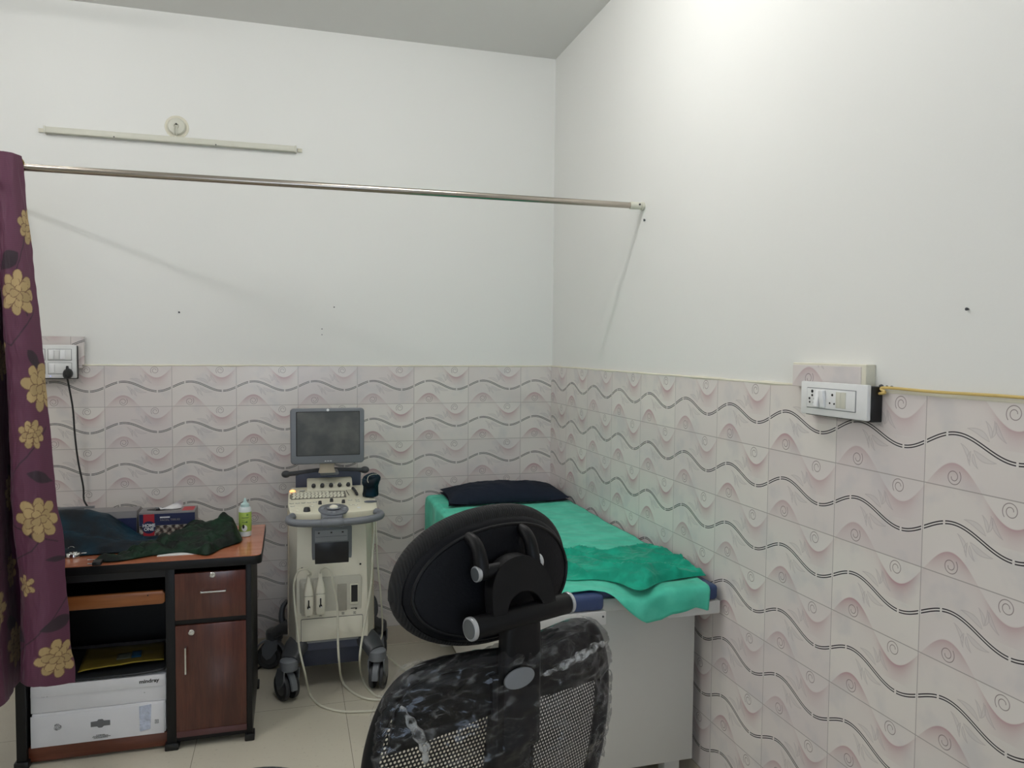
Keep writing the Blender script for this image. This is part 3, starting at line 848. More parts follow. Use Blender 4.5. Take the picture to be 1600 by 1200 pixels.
def lock(x, z, par):
    bm = B(); lathe(bm, [(.0115, 0), (.0115, .003), (.0095, .0045), (.0085, .0045), (.0080, .003), (.0045, .003), (.0045, .0048), (.002, .005)], (x, DY0 - .003, z), (0, -1, 0), 26)
    l = obj('lock', bm, M['chrome'], par); bm = B(); box(bm, x - .0007, x + .0007, DY0 - .0086, DY0 - .006, z - .003, z + .003); obj('keyhole', bm, M['hole'], l)
q = aty(332, 898, DY0 - .003); lock(q.x, q.z, d_)
a, b = aty(314, 927, DY0 - .02), aty(352, 922, DY0 - .02); z = (a.z + b.z) / 2
def handle(p, q_, par):
    bm = B(); n = Vector((0, .018, 0)); tube(bm, [p + n, p + n * .5, p, p.lerp(q_, .04), p.lerp(q_, .5), p.lerp(q_, .96), q_, q_ + n * .5, q_ + n], .0038, 10, 5); obj('handle', bm, M['chrome'], par, label='chrome handle')
handle(Vector((a.x, DY0 - .021, z)), Vector((b.x, DY0 - .021, z)), d_)
bm = B(); prism(bm, [(-1.858, .055), (-1.594, .055), (-1.594, .498), (-1.858, .498)], .018, T(0, DY0 - .003, 0), .002); dr = obj('door', bm, M['door_w'], t)
bm = B(); box(bm, -1.856, -1.594, DY0 - .006, DY0 + .004, .048, .072, .002); obj('door_ledge', bm, simple('plum_ledge', (84, 52, 54), .3), t)
q = aty(299, 988, DY0 - .003); lock(q.x, q.z, dr)
a = aty(289.5, 1013, DY0 - .02); b = aty(289.5, 1053, DY0 - .02)
handle(Vector((a.x, DY0 - .021, a.z)), Vector((a.x, DY0 - .021, b.z)), dr)
# keyboard tray and bottom shelf
zt = .640
bm = B(); prism(bm, [(DX0 + .04, zt - .052), (-1.905, zt - .052), (-1.895, zt - .044), (-1.895, zt - .012), (-1.905, zt)] + [(DX0 + .04, zt)], .018, T(0, DY0 + .012, 0), .003); obj('keyboard_tray_front', bm, M['tray_w'], t)
bm = B(); box(bm, DX0 + .04, -1.897, DY0 + .03, DY1 - .08, zt - .050, zt - .034); obj('keyboard_tray', bm, M['dark_lam'], t)
q = aty(231, 930, DY0 + .012); bm = B(); cyl(bm, (q.x, DY0 + .009, q.z), (q.x, DY0 + .014, q.z), .0025, n=10); obj('screw', bm, M['hole'], t)
bm = B(); box(bm, DX0 + .034, -1.893, DY0 + .02, DY1 - .02, .012, .068, .002); obj('bottom_shelf', bm, M['shelf_w'], t)

# cartons on the bottom shelf
def carton(name, label, x0, x1, y0, y1, z0, z1):
    t = thing(name, label, 'carton', ((x0 + x1) / 2, (y0 + y1) / 2, z0), 0, 'cartons on the desk shelf')
    bm = B(); box(bm, x0, x1, y0, y1, z0, z1, .003); obj('box_body', bm, M['carton'], t); return t
cy = DY0 + .022
t = carton('cardboard_carton', 'white carton with a die-cut handle hole on the bottom shelf, lower of the two', -2.368, -1.899, cy, -.40, .069, .196)
bm = B(); box(bm, -2.372, -1.905, cy - .003, cy, .066, .188, .001); obj('end_flap', bm, M['carton'], t)
yf = cy - .0035
c = aty(157, 1130, yf)
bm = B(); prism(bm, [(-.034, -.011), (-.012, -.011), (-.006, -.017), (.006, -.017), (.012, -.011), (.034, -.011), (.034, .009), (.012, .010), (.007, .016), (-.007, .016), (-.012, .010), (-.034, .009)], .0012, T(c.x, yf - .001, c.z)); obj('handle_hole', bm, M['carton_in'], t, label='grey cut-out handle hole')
c = aty(90, 1136, yf)
bm = B()
for k in range(3):                                           # recycling mark: three bent arrows
    a = math.radians(90 + 120 * k); m_ = T(c.x, yf - .0006, c.z) @ Matrix.Rotation(-a + PI / 2, 4, 'Y')
    pts = [(-.009, .010), (-.002, .013), (.004, .011), (.008, .004), (.011, .006), (.010, -.003), (.002, -.001), (.005, .001), (.002, .007), (-.002, .009), (-.007, .006)]
    for p, q_ in zip(pts, pts[1:] + pts[:1]):
        v = Vector((q_[0] - p[0], 0, q_[1] - p[1])); mid = Vector(((p[0] + q_[0]) / 2, 0, (p[1] + q_[1]) / 2))
        boxm(bm, m_ @ T(*mid) @ Matrix.Rotation(-math.atan2(v.z, v.x), 4, 'Y'), v.length + .0006, .0006, .0008)
obj('recycling_mark', bm, M['mark'], t)
c = aty(157, 1148, yf)
for k, w in enumerate((.030, .052, .056, .048)):
    bm = B()
    x = c.x - w / 2
    while x < c.x + w / 2:
        l = .003 + random.random() * .005; box(bm, x, x + l, yf - .0007, yf, c.z - .004 * k - .0009, c.z - .004 * k + .0009); x += l + .0015
    obj('printed_line', bm, M['mark'], t)
x = aty(228, 1118, yf).x
bm = B(); prism(bm, [(x - .022, .083), (x + .016, .089), (x + .020, .188), (x - .024, .184)], .0008, T(0, yf - .0008, 0))
obj('packing_tape', bm, simple('painted_glint_tape', (196, 204, 224), .08, .0, var=.3, nscale=60, bmp=1.0, bd=.006), t, label='packing tape patch with its bluish glint put into the colour')  # pale blue colour stands in for the glint on the tape
c = aty(245, 1127, yf)
bm = B()
for dx, dz, w, h in ((0, .007, .012, .0007), (0, -.007, .012, .0007), (-.006, 0, .0007, .014), (.006, 0, .0007, .014), (0, .002, .006, .001), (0, -.002, .005, .001)):
    box(bm, c.x + dx - w / 2, c.x + dx + w / 2, yf - .0012, yf, c.z + dz - h / 2, c.z + dz + h / 2)
obj('box_mark', bm, M['mark'], t)

t = carton('cardboard_carton', 'white carton with black lettering, upper of the two on the desk shelf', -2.372, -1.897, cy + .002, -.44, .197, .300)
bm = B(); prism(bm, [(-2.371, .262), (-1.900, .258), (-1.898, .302), (-2.369, .304)], .003, T(0, cy - .002, 0), .0008); obj('lid_flap', bm, M['carton'], t)
bm = B(); prism(bm, [(0, .0), (.010, -.045), (.006, -.05), (-.003, -.01)], .05, T(-1.900, cy + .002, .300), .0005); obj('torn_corner', bm, M['carton'], t)
c = aty(233, 1064, cy - .002)
text('lettering', 'mindray', .0200, T(c.x, cy - .0025, c.z) @ RY(-1) @ STAND, M['mark'], t, bold=.0006, sx=1.1)
c = aty(66, 1087, cy + .002)
bm = B()
yy = cy + .0015
lathe(bm, [(.0035, 0), (.0035, .0006)], (c.x - .001, cy + .002, c.z + .003), (0, -1, 0), 12); box(bm, c.x - .0016, c.x, yy - .0006, yy, c.z - .006, c.z)
box(bm, c.x + .010, c.x + .015, yy, yy + .0006, c.z + .001, c.z + .0025); box(bm, c.x + .004, c.x + .007, yy, yy + .0006, c.z - .007, c.z - .006)
box(bm, c.x + .014, c.x + .018, yy, yy + .0006, c.z - .007, c.z - .006); box(bm, c.x + .018, c.x + .023, yy, yy + .0006, c.z + .004, c.z + .0045)
lathe(bm, [(.002, 0), (.002, .0006)], (c.x + .028, cy + .002, c.z - .003), (0, -1, 0), 10); box(bm, c.x + .0275, c.x + .0285, yy, yy + .0006, c.z - .001, c.z + .006)
obj('handling_marks', bm, M['mark'], t)
bm = B(); c = aty(226, 1082, cy + .002); box(bm, c.x - .003, c.x + .002, yy - .0004, yy + .0005, c.z - .0004, c.z + .0006); obj('small_mark', bm, M['mark'], t)

# black tray and yellow folder on the upper carton
bm = B()
grid(bm, lambda a, b: Vector((-2.33 + .43 * a, cy + .006 + .27 * b, .306 + .012 * abs(2 * a - 1) ** 4 + .018 * b ** 3)), 20, 14)
o = tag(obj('document_tray', bm, M['trayblk']), 'thin black tray lying on the upper carton under the yellow folder', 'tray'); solid(o, .006, -1)
t = thing('document_folder', 'glossy yellow folder with a blue sticker lying on the black tray', 'folder', (-2.06, -.70, .318))
fa_ = [atz(122, 1050, .325), atz(256, 1030, .330), atz(257, 1003, .336), atz(136, 1014, .332)]
def fold_pt(a, b, lift=0):
    p = fa_[0].lerp(fa_[1], a).lerp(fa_[3].lerp(fa_[2], a), b); p.z += .007 * math.sin(a * 3) * (1 - b) + .004 * fbm(a * 3, b * 3) + lift; return p
bm = B(); grid(bm, lambda a, b: fold_pt(a, b), 24, 14); o = obj('cover', bm, M['folder'], t); solid(o, .004, -1)
bm = B(); grid(bm, lambda a, b: fold_pt(a, b * .05 - .03, .0012), 24, 2); o = obj('front_edge', bm, M['folder_edge'], t, label='bright yellow edge'); solid(o, .002)
bm = B(); grid(bm, lambda a, b: fold_pt(.60 + .12 * a, .22 + .40 * b, .0018), 4, 4); o = obj('sticker', bm, M['sticker'], t, label='blue sticker'); solid(o, .0006)
bm = B(); grid(bm, lambda a, b: fold_pt(.42 + .17 * a, .25 + .30 * b, .0016), 4, 4); o = obj('sticker', bm, simple('faded_sticker', (92, 96, 84), .4), t, label='faded grey sticker'); solid(o, .0005)

# ------------------------------------------------------------------ things on the desk
def heap(name, outline, hfun, m, label, cat, nu=120, nv=90, th=.003, seed=0):
    """cloth lying in a heap: outline polygon in plan, heights from hfun"""
    ox = [p[0] for p in outline]; cx_ = sum(ox) / len(ox); cy_ = sum(p[1] for p in outline) / len(outline)
    sp = smooth_pts([(x, y, 0) for x, y in outline] + [(outline[0][0], outline[0][1], 0)], 12)
    bm = B(); n = len(sp) - 1; K = 46
    V = []
    c0 = bm.verts.new((cx_, cy_, DZ + hfun(cx_, cy_)))
    for k in range(1, K + 1):
        s = k / K; row = []
        for i in range(n):
            p = Vector((cx_, cy_, 0)).lerp(sp[i], s)
            edge = min(1, (1 - s) / .16); e = edge * edge * (3 - 2 * edge)
            z = DZ + .003 + max(0, hfun(p.x, p.y)) * (e ** .55)
            row.append(bm.verts.new((p.x, p.y, z)))
        V.append(row)
    for i in range(n): bm.faces.new((c0, V[0][i], V[0][(i + 1) % n]))
    for k in range(K - 1):
        for i in range(n): bm.faces.new((V[k][i], V[k + 1][i], V[k + 1][(i + 1) % n], V[k][(i + 1) % n]))
    o = obj(name, bm, m, angle=180); solid(o, th, 1)
    return tag(o, label, cat)
def interp(x, xs, ys): return float(np.interp(x, xs, ys))
def teal_h(x, y):
    ridge = interp(x, [-2.5, -2.36, -2.25, -2.17, -2.10, -2.03, -1.96, -1.88, -1.80], [.128, .132, .128, .104, .052, .012, .010, .008, .006])
    f = math.exp(-((y + .50) / .13) ** 2) if y < -.50 else math.exp(-((y + .50) / .10) ** 2)
    front = .030 * math.exp(-((y + .66 + .02 * math.sin(x * 14)) / .03) ** 2) * interp(x, [-2.4, -2.2, -2.0, -1.9], [1, .9, .5, .2])
    return ridge * f + front + .010 * abs(fbm(x * 7, y * 13, 2)) + .006
heap('velvet_cloth', [(-2.44, -.40), (-2.30, -.39), (-2.20, -.42), (-2.10, -.48), (-2.0, -.53), (-1.90, -.55), (-1.84, -.60), (-1.92, -.66), (-2.05, -.715), (-2.20, -.73), (-2.35, -.73), (-2.44, -.70)], teal_h, M['teal_v'], 'dark teal velvet cloth heaped at the left of the desk', 'cloth')
def green_h(x, y):
    p = lambda cx, cy, sx, sy, h: h * math.exp(-((x - cx) / sx) ** 2 - ((y - cy) / sy) ** 2)
    q_ = math.hypot((x + 1.705) / .05, (y + .53) / .06); h = .086 * math.exp(-q_ ** 1.35) + p(-1.66, -.60, .035, .06, .040) + p(-1.82, -.565, .055, .06, .060) + p(-1.76, -.68, .06, .06, .032) + p(-1.90, -.65, .08, .05, .034) + p(-2.02, -.74, .09, .04, .018) + p(-1.74, -.80, .025, .025, .020)
    w = .018 * abs(math.sin(x * 26 + y * 33 + 3 * fbm(x * 5, y * 5))) * (1 - abs(fbm(x * 9, y * 9)))
    return h + w + .012 * abs(fbm(x * 14, y * 14, 4)) + .005
heap('velvet_cloth', [(-2.15, -.845), (-2.08, -.79), (-2.00, -.70), (-1.93, -.62), (-1.87, -.53), (-1.80, -.49), (-1.76, -.53), (-1.71, -.47), (-1.665, -.47), (-1.635, -.55), (-1.625, -.66), (-1.69, -.75), (-1.735, -.845), (-1.78, -.82), (-1.85, -.775), (-1.95, -.80), (-2.06, -.855)], green_h, M['green_v'], 'crumpled dark green velvet cloth across the front of the desk', 'cloth')
bm = B(); box(bm, -1.93, -1.78, -.81, -.66, DZ, DZ + .0022); o = tag(obj('paper_sheet', bm, M['paper']), 'white paper lying flat under the green velvet cloth', 'paper')

# tissue box
tx0, tx1, ty0, ty1, tz1 = -2.048, -1.822, -.505, -.395, .882
t = thing('tissue_box', 'navy and grey patterned tissue box with a tissue standing out of the top', 'tissue box', ((tx0 + tx1) / 2, (ty0 + ty1) / 2, DZ))
bm = B(); box(bm, tx0, tx1, ty0, ty1, DZ, tz1, .0015); obj('carton_body', bm, M['boxgrey'], t)
bm = B(); box(bm, tx0 + .002, tx1 - .001, ty0 - .0008, ty0 + .001, tz1 - .058, tz1 - .008); obj('navy_band', bm, M['navy'], t, label='navy blue upper band')
# damask pattern on the lower half of the front
bm = B(); nx, nz = 150, 60
vv = grid(bm, lambda a, b: Vector((tx0 + .002 + (tx1 - tx0 - .003) * a, ty0 - .0008, DZ + .002 + .056 * b)), nx, nz); KEEP.add(id(bm))
o = obj('pattern_panel', bm, M['damask'], t, smooth=False, label='grey and brown damask pattern')
A_, B_ = np.meshgrid(np.linspace(0, 1, nx + 1), np.linspace(0, 1, nz + 1), indexing='ij')
xx = A_ * 7.0; q_ = np.sin(xx * PI * 2) * np.cos(B_ * 9 + 1) + .6 * np.sin(xx * 11 + 4 * np.sin(B_ * 8)) * np.sin(B_ * 17)
cc = np.where((q_ > .25)[..., None], np.array(lin((176, 168, 156))), np.where((q_ < -.55)[..., None], np.array(lin((40, 32, 30))), np.array(lin((98, 84, 76)))))
at = o.data.color_attributes.new('pattern', 'FLOAT_COLOR', 'POINT'); at.data.foreach_set('color', np.concatenate([cc.reshape(-1, 3), np.ones(((nx + 1) * (nz + 1), 1))], 1).astype(np.float32).ravel())
lc = tx0 + .040
bm = B(); box(bm, lc - .022, lc + .022, ty0 - .0014, ty0, DZ + .012, tz1 - .008); obj('red_stripe', bm, M['redp'], t, label='red stripe')
bm = B(); cyl(bm, (lc, ty0 - .0020, DZ + .052), (lc, ty0, DZ + .052), .027, n=40); obj('round_logo', bm, M['navy'], t, label='round navy logo')
text('lettering', 'HOME', .0185, T(lc, ty0 - .0024, DZ + .060) @ STAND, M['whitemark'], t, bold=.0007, sx=.95)
text('lettering', 'ONE', .0185, T(lc, ty0 - .0024, DZ + .044) @ STAND, M['whitemark'], t, bold=.0007)
text('lettering', 'FACIAL TISSUES', .0115, T(tx0 + .125, ty0 - .0014, tz1 - .036) @ STAND, M['boxgrey'], t, bold=.0002)
bm = B(); box(bm, tx0 + .084, tx0 + .124, ty0 - .0014, ty0, tz1 - .027, tz1 - .021); obj('white_line', bm, M['whitemark'], t)
bm = B(); box(bm, tx1 - .055, tx1 - .008, ty0 + .01, ty1 - .02, tz1 - .0005, tz1 + .0006); obj('red_flash', bm, M['redp'], t, label='red patch on the top')
bm = B(); prism(bm, ell(.14, .05, 30), .0008, T((tx0 + tx1) / 2 - .02, (ty0 + ty1) / 2, tz1) @ RX(90), 0); obj('opening', bm, M['hole'], t)
def tiss(a, b):
    x = tx0 + .05 + .11 * a + .01 * math.sin(b * 3); y = (ty0 + ty1) / 2 + .012 * math.sin(a * 7 + b * 3)
    z = tz1 - .004 + b * (.010 + .036 * a ** 2.5 + .010 * (a < .25)) + .003 * fbm(a * 6, b * 4)
    return Vector((x, y - .02 * b * (1 - a), z))
bm = B(); grid(bm, tiss, 26, 10); o = obj('tissue', bm, M['tissue'], t, label='white tissue pulled up'); solid(o, .0008)
# second box behind the teal cloth
t = thing('tissue_box', 'grey topped navy box behind the teal velvet, left of the tissue box', 'box', (-2.17, -.43, DZ))
bm = B(); box(bm, -2.285, -2.058, -.485, -.38, DZ, .888, .0015); obj('carton_body', bm, M['boxgrey'], t)
bm = B(); box(bm, -2.284, -2.060, -.4865, -.484, DZ + .01, .858); obj('navy_band', bm, M['navy'], t, label='navy blue front')
t = thing('notebook', 'grey slab lying behind the teal velvet against the wall side', 'notebook', (-2.36, -.40, DZ))
bm = B(); box(bm, -2.46, -2.25, -.378, -.352, DZ, .893, .002); obj('cover', bm, simple('slate_grey', (96, 98, 102), .5), t)

# gel bottle
q = atz(383, 838, DZ)
bx, by = q.x, q.y + .01
t = thing('gel_bottle', 'white squeeze bottle with a lime green label at the right of the desk', 'bottle', (bx, by, DZ))
bm = B(); lathe(bm, [(.022, 0), (.0255, .003), (.0265, .010), (.0265, .116), (.0255, .124), (.022, .130), (.013, .133), (.012, .134)], (bx, by, DZ), n=36); obj('bottle_body', bm, M['bottle'], t)
bm = B(); lathe(bm, [(.0268, .024), (.0271, .025), (.0271, .108), (.0268, .109)], (bx, by, DZ), n=36); obj('label_band', bm, M['label_g'], t, label='lime green label')
bm = B(); lathe(bm, [(.0185, .129), (.019, .131), (.0185, .142), (.013, .145), (.010, .148), (.007, .155), (.0045, .166), (.003, .168)], (bx, by, DZ), n=30); obj('nozzle_cap', bm, M['btip'], t, label='pale aqua nozzle cap')
def on_bottle(a, z, r=.0274):
    a = math.radians(-90 + a); return Vector((bx + r * math.cos(a), by + r * math.sin(a), DZ + z))
def patch(name, m, par, a0, a1, z0, z1, r=.0275, shape=None):
    bm = B()
    def f(u, v):
        if shape == 'disc':
            th = 2 * PI * u; return on_bottle((a0 + a1) / 2 + (a1 - a0) / 2 * v * math.cos(th), (z0 + z1) / 2 + (z1 - z0) / 2 * v * math.sin(th), r)
        return on_bottle(a0 + (a1 - a0) * u, z0 + (z1 - z0) * v, r)
    grid(bm, f, 20 if shape else 8, 3); return obj(name, bm, m, par)
patch('picture', M['whitemark'], t, -30, 22, .026, .054, .0276, 'disc')
patch('picture_detail', M['hole'], t, -22, -2, .038, .056, .0279, 'disc')
for a0, a1, z0, z1 in ((-28, 40, .086, .088), (-28, 30, .083, .0845), (-26, 2, .072, .0735), (-24, 20, .064, .0665), (8, 24, .063, .070)): patch('printed_line', simple('label_print', (84, 110, 60), .5), t, a0, a1, z0, z1, .0277)
patch('printed_line', simple('label_leaf', (96, 140, 60), .5), t, 12, 34, .094, .102, .0277, 'disc')

# steel tin with keys
q = atz(115, 870, DZ)
t = thing('round_steel_lock', 'small round polished steel case lying on the desk front edge', 'lock', (q.x, q.y, DZ))
bm = B(); lathe(bm, [(.026, 0), (.028, .002), (.028, .014), (.026, .017), (.024, .018), (.016, .0185), (.014, .021), (.003, .0215)], (q.x, q.y, DZ), n=40); obj('case', bm, M['chrome'], t)
bm = B(); tube(bm, [(q.x + .022, q.y, DZ + .012), (q.x + .05, q.y + .008, DZ + .010), (q.x + .075, q.y + .004, DZ + .006)], .0022, 8); obj('shackle', bm, M['chrome'], t)
t = thing('key_ring', 'wire ring with two steel keys beside the round steel case', 'keys', (q.x - .04, q.y - .01, DZ))
bm = B(); R_ = []
for j in range(29):
    a = 2 * PI * j / 28; c = Vector((q.x - .015 + .014 * math.cos(a), q.y + .030, DZ + .020 + .014 * math.sin(a)))
    R_.append([c + Vector((0, .0011 * math.sin(p), 0)) + Vector((math.cos(a), 0, math.sin(a))) * (.0011 * math.cos(p)) for p in [2 * PI * i / 8 for i in range(8)]])
rings(bm, R_, cap=False); obj('ring', bm, M['chrome'], t)
for dx, rz in ((-.050, 40), (-.034, 60)):
    bm = B(); m_ = T(q.x + dx, q.y - .012, DZ + .003) @ RZ(rz) @ RX(90)
    prism(bm, ell(.018, .016, 20), .0018, m_, 0); prism(bm, [(-.0, -.003), (.034, -.003), (.034, .001), (.030, .003), (.026, .001), (.022, .003), (.0, .003)], .0018, m_, 0)
    obj('key', bm, M['chrome'], t)
t = thing('cable_plug', 'two pale metal plug pins poking out from the green velvet', 'plug', atz(143, 876, DZ))
a = atz(150, 875, DZ + .008); b = atz(137, 875, DZ + .008); c = atz(150, 881, DZ + .008); d = atz(137, 881, DZ + .008)
for p, q2 in ((a, b), (c, d)):
    bm = B(); cyl(bm, p, q2, .0026, n=12, bev=.001); obj('pin', bm, M['chrome'], t)
bm = B(); box(bm, a.x - .001, a.x + .03, min(a.y, c.y) - .004, max(a.y, c.y) + .004, DZ + .001, DZ + .015, .003); obj('plug_body', bm, M['blackpl'], t)

# ------------------------------------------------------------------ ultrasound machine
MX = -1.235
t = thing('ultrasound_machine', 'cream and grey ultrasound machine on castors against the tiled back wall', 'ultrasound machine', (MX, -.33, 0))
UM = t
def section(xo, xf, yf, yb, ys):    # plan outline with slanted side cheeks
    return [(-xf, yf), (xf, yf), (xo, ys), (xo, yb), (-xo, yb), (-xo, ys)]
bm = B()
def bodyring(z, xo, xf, yf, yb, ys):
    r = []
    for x, y in section(xo, xf, yf, yb, ys): r.append(Vector((MX + x, y, z)))
    return r
rings(bm, [bodyring(.245, .193, .160, -.500, -.12, -.43), bodyring(.30, .196, .163, -.502, -.12, -.43), bodyring(.60, .190, .158, -.485, -.13, -.41), bodyring(.80, .192, .155, -.470, -.14, -.40)])
bmesh.ops.bevel(bm, geom=[e for e in bm.edges if e.calc_face_angle(0) > .3], offset=.010, segments=3, affect='EDGES')
obj('body', bm, M['mbeige'], t)
for s in (-1, 1):                  # tan side cheeks
    bm = B(); pts = [(MX + s * .197, -.425, .25), (MX + s * .199, -.13, .25), (MX + s * .197, -.145, .79), (MX + s * .194, -.395, .79)]
    R_ = [[Vector((p[0] + s * o_, p[1], p[2])) for p in pts] for o_ in (-.012, .003)]
    rings(bm, R_); obj('side_panel', bm, M['mside'], t)
fy = lambda z: interp(z, [.245, .30, .60, .80], [-.500, -.502, -.485, -.470])
def fpt(px, py, guess=-.492):
    p = aty(px, py, guess); return aty(px, py, fy(p.z))
# upper bezel
a, b = fpt(487, 822), fpt(550, 888)
bm = B(); prism(bm, rrect(b.x - a.x, a.z - b.z, .012, 5, (a.x + b.x) / 2, (a.z + b.z) / 2), .03, T(0, fy(.7) - .006, 0), .003); bz = obj('bay_bezel', bm, M['mgrey'], t, label='grey bay surround')
fb_ = fy(.7) - .006
a, b = aty(492, 829, fb_), aty(543, 844, fb_)
bm = B(); box(bm, a.x, b.x, fb_ - .004, fb_ + .01, b.z, a.z, .002); dv_ = obj('disc_drive', bm, M['mlight'], bz, label='light grey disc drive')
bm = B(); box(bm, a.x + .004, b.x - .004, fb_ - .0046, fb_, (a.z + b.z) / 2 - .004, (a.z + b.z) / 2 - .003)
for k in (.12, .5, .85): box(bm, a.x + (b.x - a.x) * k - .004, a.x + (b.x - a.x) * k + .004, fb_ - .005, fb_, a.z - .016, a.z - .009)
obj('drive_marks', bm, M['mark'], bz)
a, b = aty(492, 849, fb_), aty(545, 884, fb_)
bm = B(); box(bm, a.x, b.x, fb_ - .0015, fb_ + .01, b.z, a.z, .001); obj('dark_bay', bm, M['dkport'], bz, label='dark empty bay')
# seam, screws
a = fpt(450, 876); bm = B(); box(bm, MX - .158, MX + .158, fy(.6) - .0125, fy(.6) + .002, .612, .6135); 
bm.free()
for px, py in ((472, 888), (563, 881)):
    p = fpt(px, py); bm = B(); cyl(bm, (p.x, p.y - .004, p.z), (p.x, p.y + .004, p.z), .0045, n=14); obj('screw', bm, M['hole'], t)
# connector recess
a, b = fpt(468, 904), fpt(565, 967); yr = fy(.45) - .004
bm = B()
w, h = b.x - a.x, a.z - b.z; cx_, cz_ = (a.x + b.x) / 2, (a.z + b.z) / 2
prism(bm, rrect(w, h, .014, 5, cx_, cz_), .012, T(0, yr, 0), .002); rc = obj('connector_panel', bm, M['mrecess'], t, label='greyer connector panel')
yq = yr - .001
a, b = aty(527, 913, yr), aty(542, 953, yr)
bm = B(); box(bm, a.x, b.x, yq - .003, yr + .004, b.z, a.z, .002); obj('blank_port_cover', bm, simple('port_cover', (168, 164, 152), .5), rc)
a, b = aty(547, 912, yr), aty(560, 943, yr)
bm = B(); box(bm, a.x, b.x, yq - .003, yr + .004, b.z, a.z, .002); pt_ = obj('port_frame', bm, M['key'], rc, label='white port frame')
bm = B(); box(bm, a.x + .005, b.x - .004, yq - .0042, yr, b.z + .012, a.z - .006); obj('port_opening', bm, M['dkport'], rc, label='black port opening')
a = aty(553, 950, yr); bm = B(); box(bm, a.x - .014, a.x + .014, yq - .001, yr, a.z - .001, a.z + .002); box(bm, a.x + .006, a.x + .014, yq - .001, yr, a.z - .006, a.z); obj('port_latch', bm, M['mark'], rc)
for px, py in ((482, 962), (501, 961), (536, 958), (554, 957)):
    a = aty(px, py, yr); bm = B()
    for dx, dz, ww, hh in ((0, .0045, .011, .001), (0, -.0045, .011, .001), (-.0055, 0, .001, .010), (.0055, 0, .001, .010), (0, 0, .003, .005)): box(bm, a.x + dx - ww / 2, a.x + dx + ww / 2, yq - .0015, yr, a.z + dz - hh / 2, a.z + dz + hh / 2)
    obj('port_number_mark', bm, M['mark'], rc)
# lower cover
a, b = fpt(470, 968), fpt(567, 994); cx_, cz_ = (a.x + b.x) / 2, (a.z + b.z) / 2
yl = fy(.32) - .0015
bm = B(); prism(bm, rrect(b.x - a.x, a.z - b.z, .007, 4, cx_, cz_), .006, T(0, yl - .0005, 0)); obj('cover_seam', bm, M['mark'], t)
bm = B(); prism(bm, rrect(b.x - a.x - .003, a.z - b.z - .003, .006, 4, cx_, cz_), .006, T(0, yl - .0018, 0), .0008); obj('lower_cover', bm, M['mbeige'], t)
# base
bm = B(); box(bm, MX - .165, MX + .165, -.492, -.13, .232, .247, .004); obj('base_ledge', bm, M['mlight'], t, label='light grey ledge')
bm = B(); box(bm, MX - .158, MX + .158, -.485, -.13, .195, .234, .004); obj('base_skirt', bm, M['mblue'], t)
bm = B(); box(bm, MX - .135, MX + .135, -.470, -.15, .115, .197, .006); obj('base_box', bm, simple('base_slate', (48, 54, 72), .45), t)
def castor(cx, cy, sx, sy, par, r=.062, steer=0):
    # arm of the base
    bm = B(); root = Vector((MX + sx * .14, -.33 + sy * .10, .225)); tip = Vector((cx, cy, .176))
    P = [root, root.lerp(tip, .5) + Vector((0, 0, .016)), tip.lerp(root, .15) + Vector((0, 0, .004)), tip]
    d = (tip - root); d.z = 0; d.normalize(); n = Vector((-d.y, d.x, 0)); R_ = []
    for i, p in enumerate(smooth_pts(P, 5)):
        s = i / 15; w = .055 - .016 * s; h = .038 - .010 * s
        R_.append([p + n * (w * math.copysign(abs(math.cos(a)) ** .6, math.cos(a))) + Vector((0, 0, h * math.copysign(abs(math.sin(a)) ** .6, math.sin(a)))) for a in [2 * PI * k / 16 for k in range(16)]])
    rings(bm, R_); arm = obj('base_arm', bm, M['mdark'], par)
    bm = B(); lathe(bm, [(.036, .142), (.041, .146), (.042, .172), (.040, .186), (.032, .193), (.015, .197)], (cx, cy, 0), n=28); obj('arm_cap', bm, M['mgrey'] if sy < 0 else M['mdark'], arm)
    ct = math.radians(steer); ax = Vector((math.cos(ct), math.sin(ct), 0)); fw = Vector((-ax.y, ax.x, 0))
    off = fw * (.022)
    bm = B()      # fork: two cheeks
    for s in (-1, 1):
        c = Vector((cx, cy, 0)) + off + ax * s * .0
        R_ = []
        for o_ in (.034 * s, .040 * s):
            pts = [(-.028, .150), (.030, .150), (.052, .110), (.050, .075), (.030, .050), (.008, .060), (-.022, .100)]
            R_.append([Vector((cx, cy, 0)) + ax * (o_ + s * .000) + fw * u_ + Vector((0, 0, z_)) for u_, z_ in pts])
        rings(bm, R_)
    obj('castor_fork', bm, M['mgrey'], arm)
    bm = B()      # hood over the wheels
    R_ = []
    for k in range(13):
        a = math.radians(-20 + 200 * k / 12); rr_ = r + .010
        c = Vector((cx, cy, r)) + off + fw * (rr_ * math.cos(a)) + Vector((0, 0, rr_ * math.sin(a) * 1.05))
        R_.append([c + ax * w_ + (c - Vector((cx, cy, r)) - off).normalized() * d_ for w_, d_ in ((-.016, 0), (-.012, .006), (.012, .006), (.016, 0), (.012, -.003), (-.012, -.003))])
    rings(bm, R_); obj('castor_hood', bm, M['mgrey'], arm)
    for s in (-1, 1):
        c = Vector((cx, cy, r)) + off
        bm = B(); lathe(bm, [(.016, .010), (r * .72, .011), (r * .80, .013), (r * .97, .014), (r, .018), (r, .028), (r * .96, .033), (r * .80, .034), (r * .74, .031), (.020, .029), (.012, .031)], c, ax * s, 36)
        wh = obj('castor_wheel', bm, M['tyre'], arm)
        bm = B(); lathe(bm, [(r * .60, .030), (r * .60, .0325), (r * .5, .034), (.008, .034)], c, ax * s, 30); obj('wheel_hub', bm, M['mdark'], wh)
castor(-1.430, -.545, -1, -1, t, steer=28)
castor(-1.032, -.535, 1, -1, t, steer=-20)
castor(-1.500, -.150, -1, 1, t, steer=75)
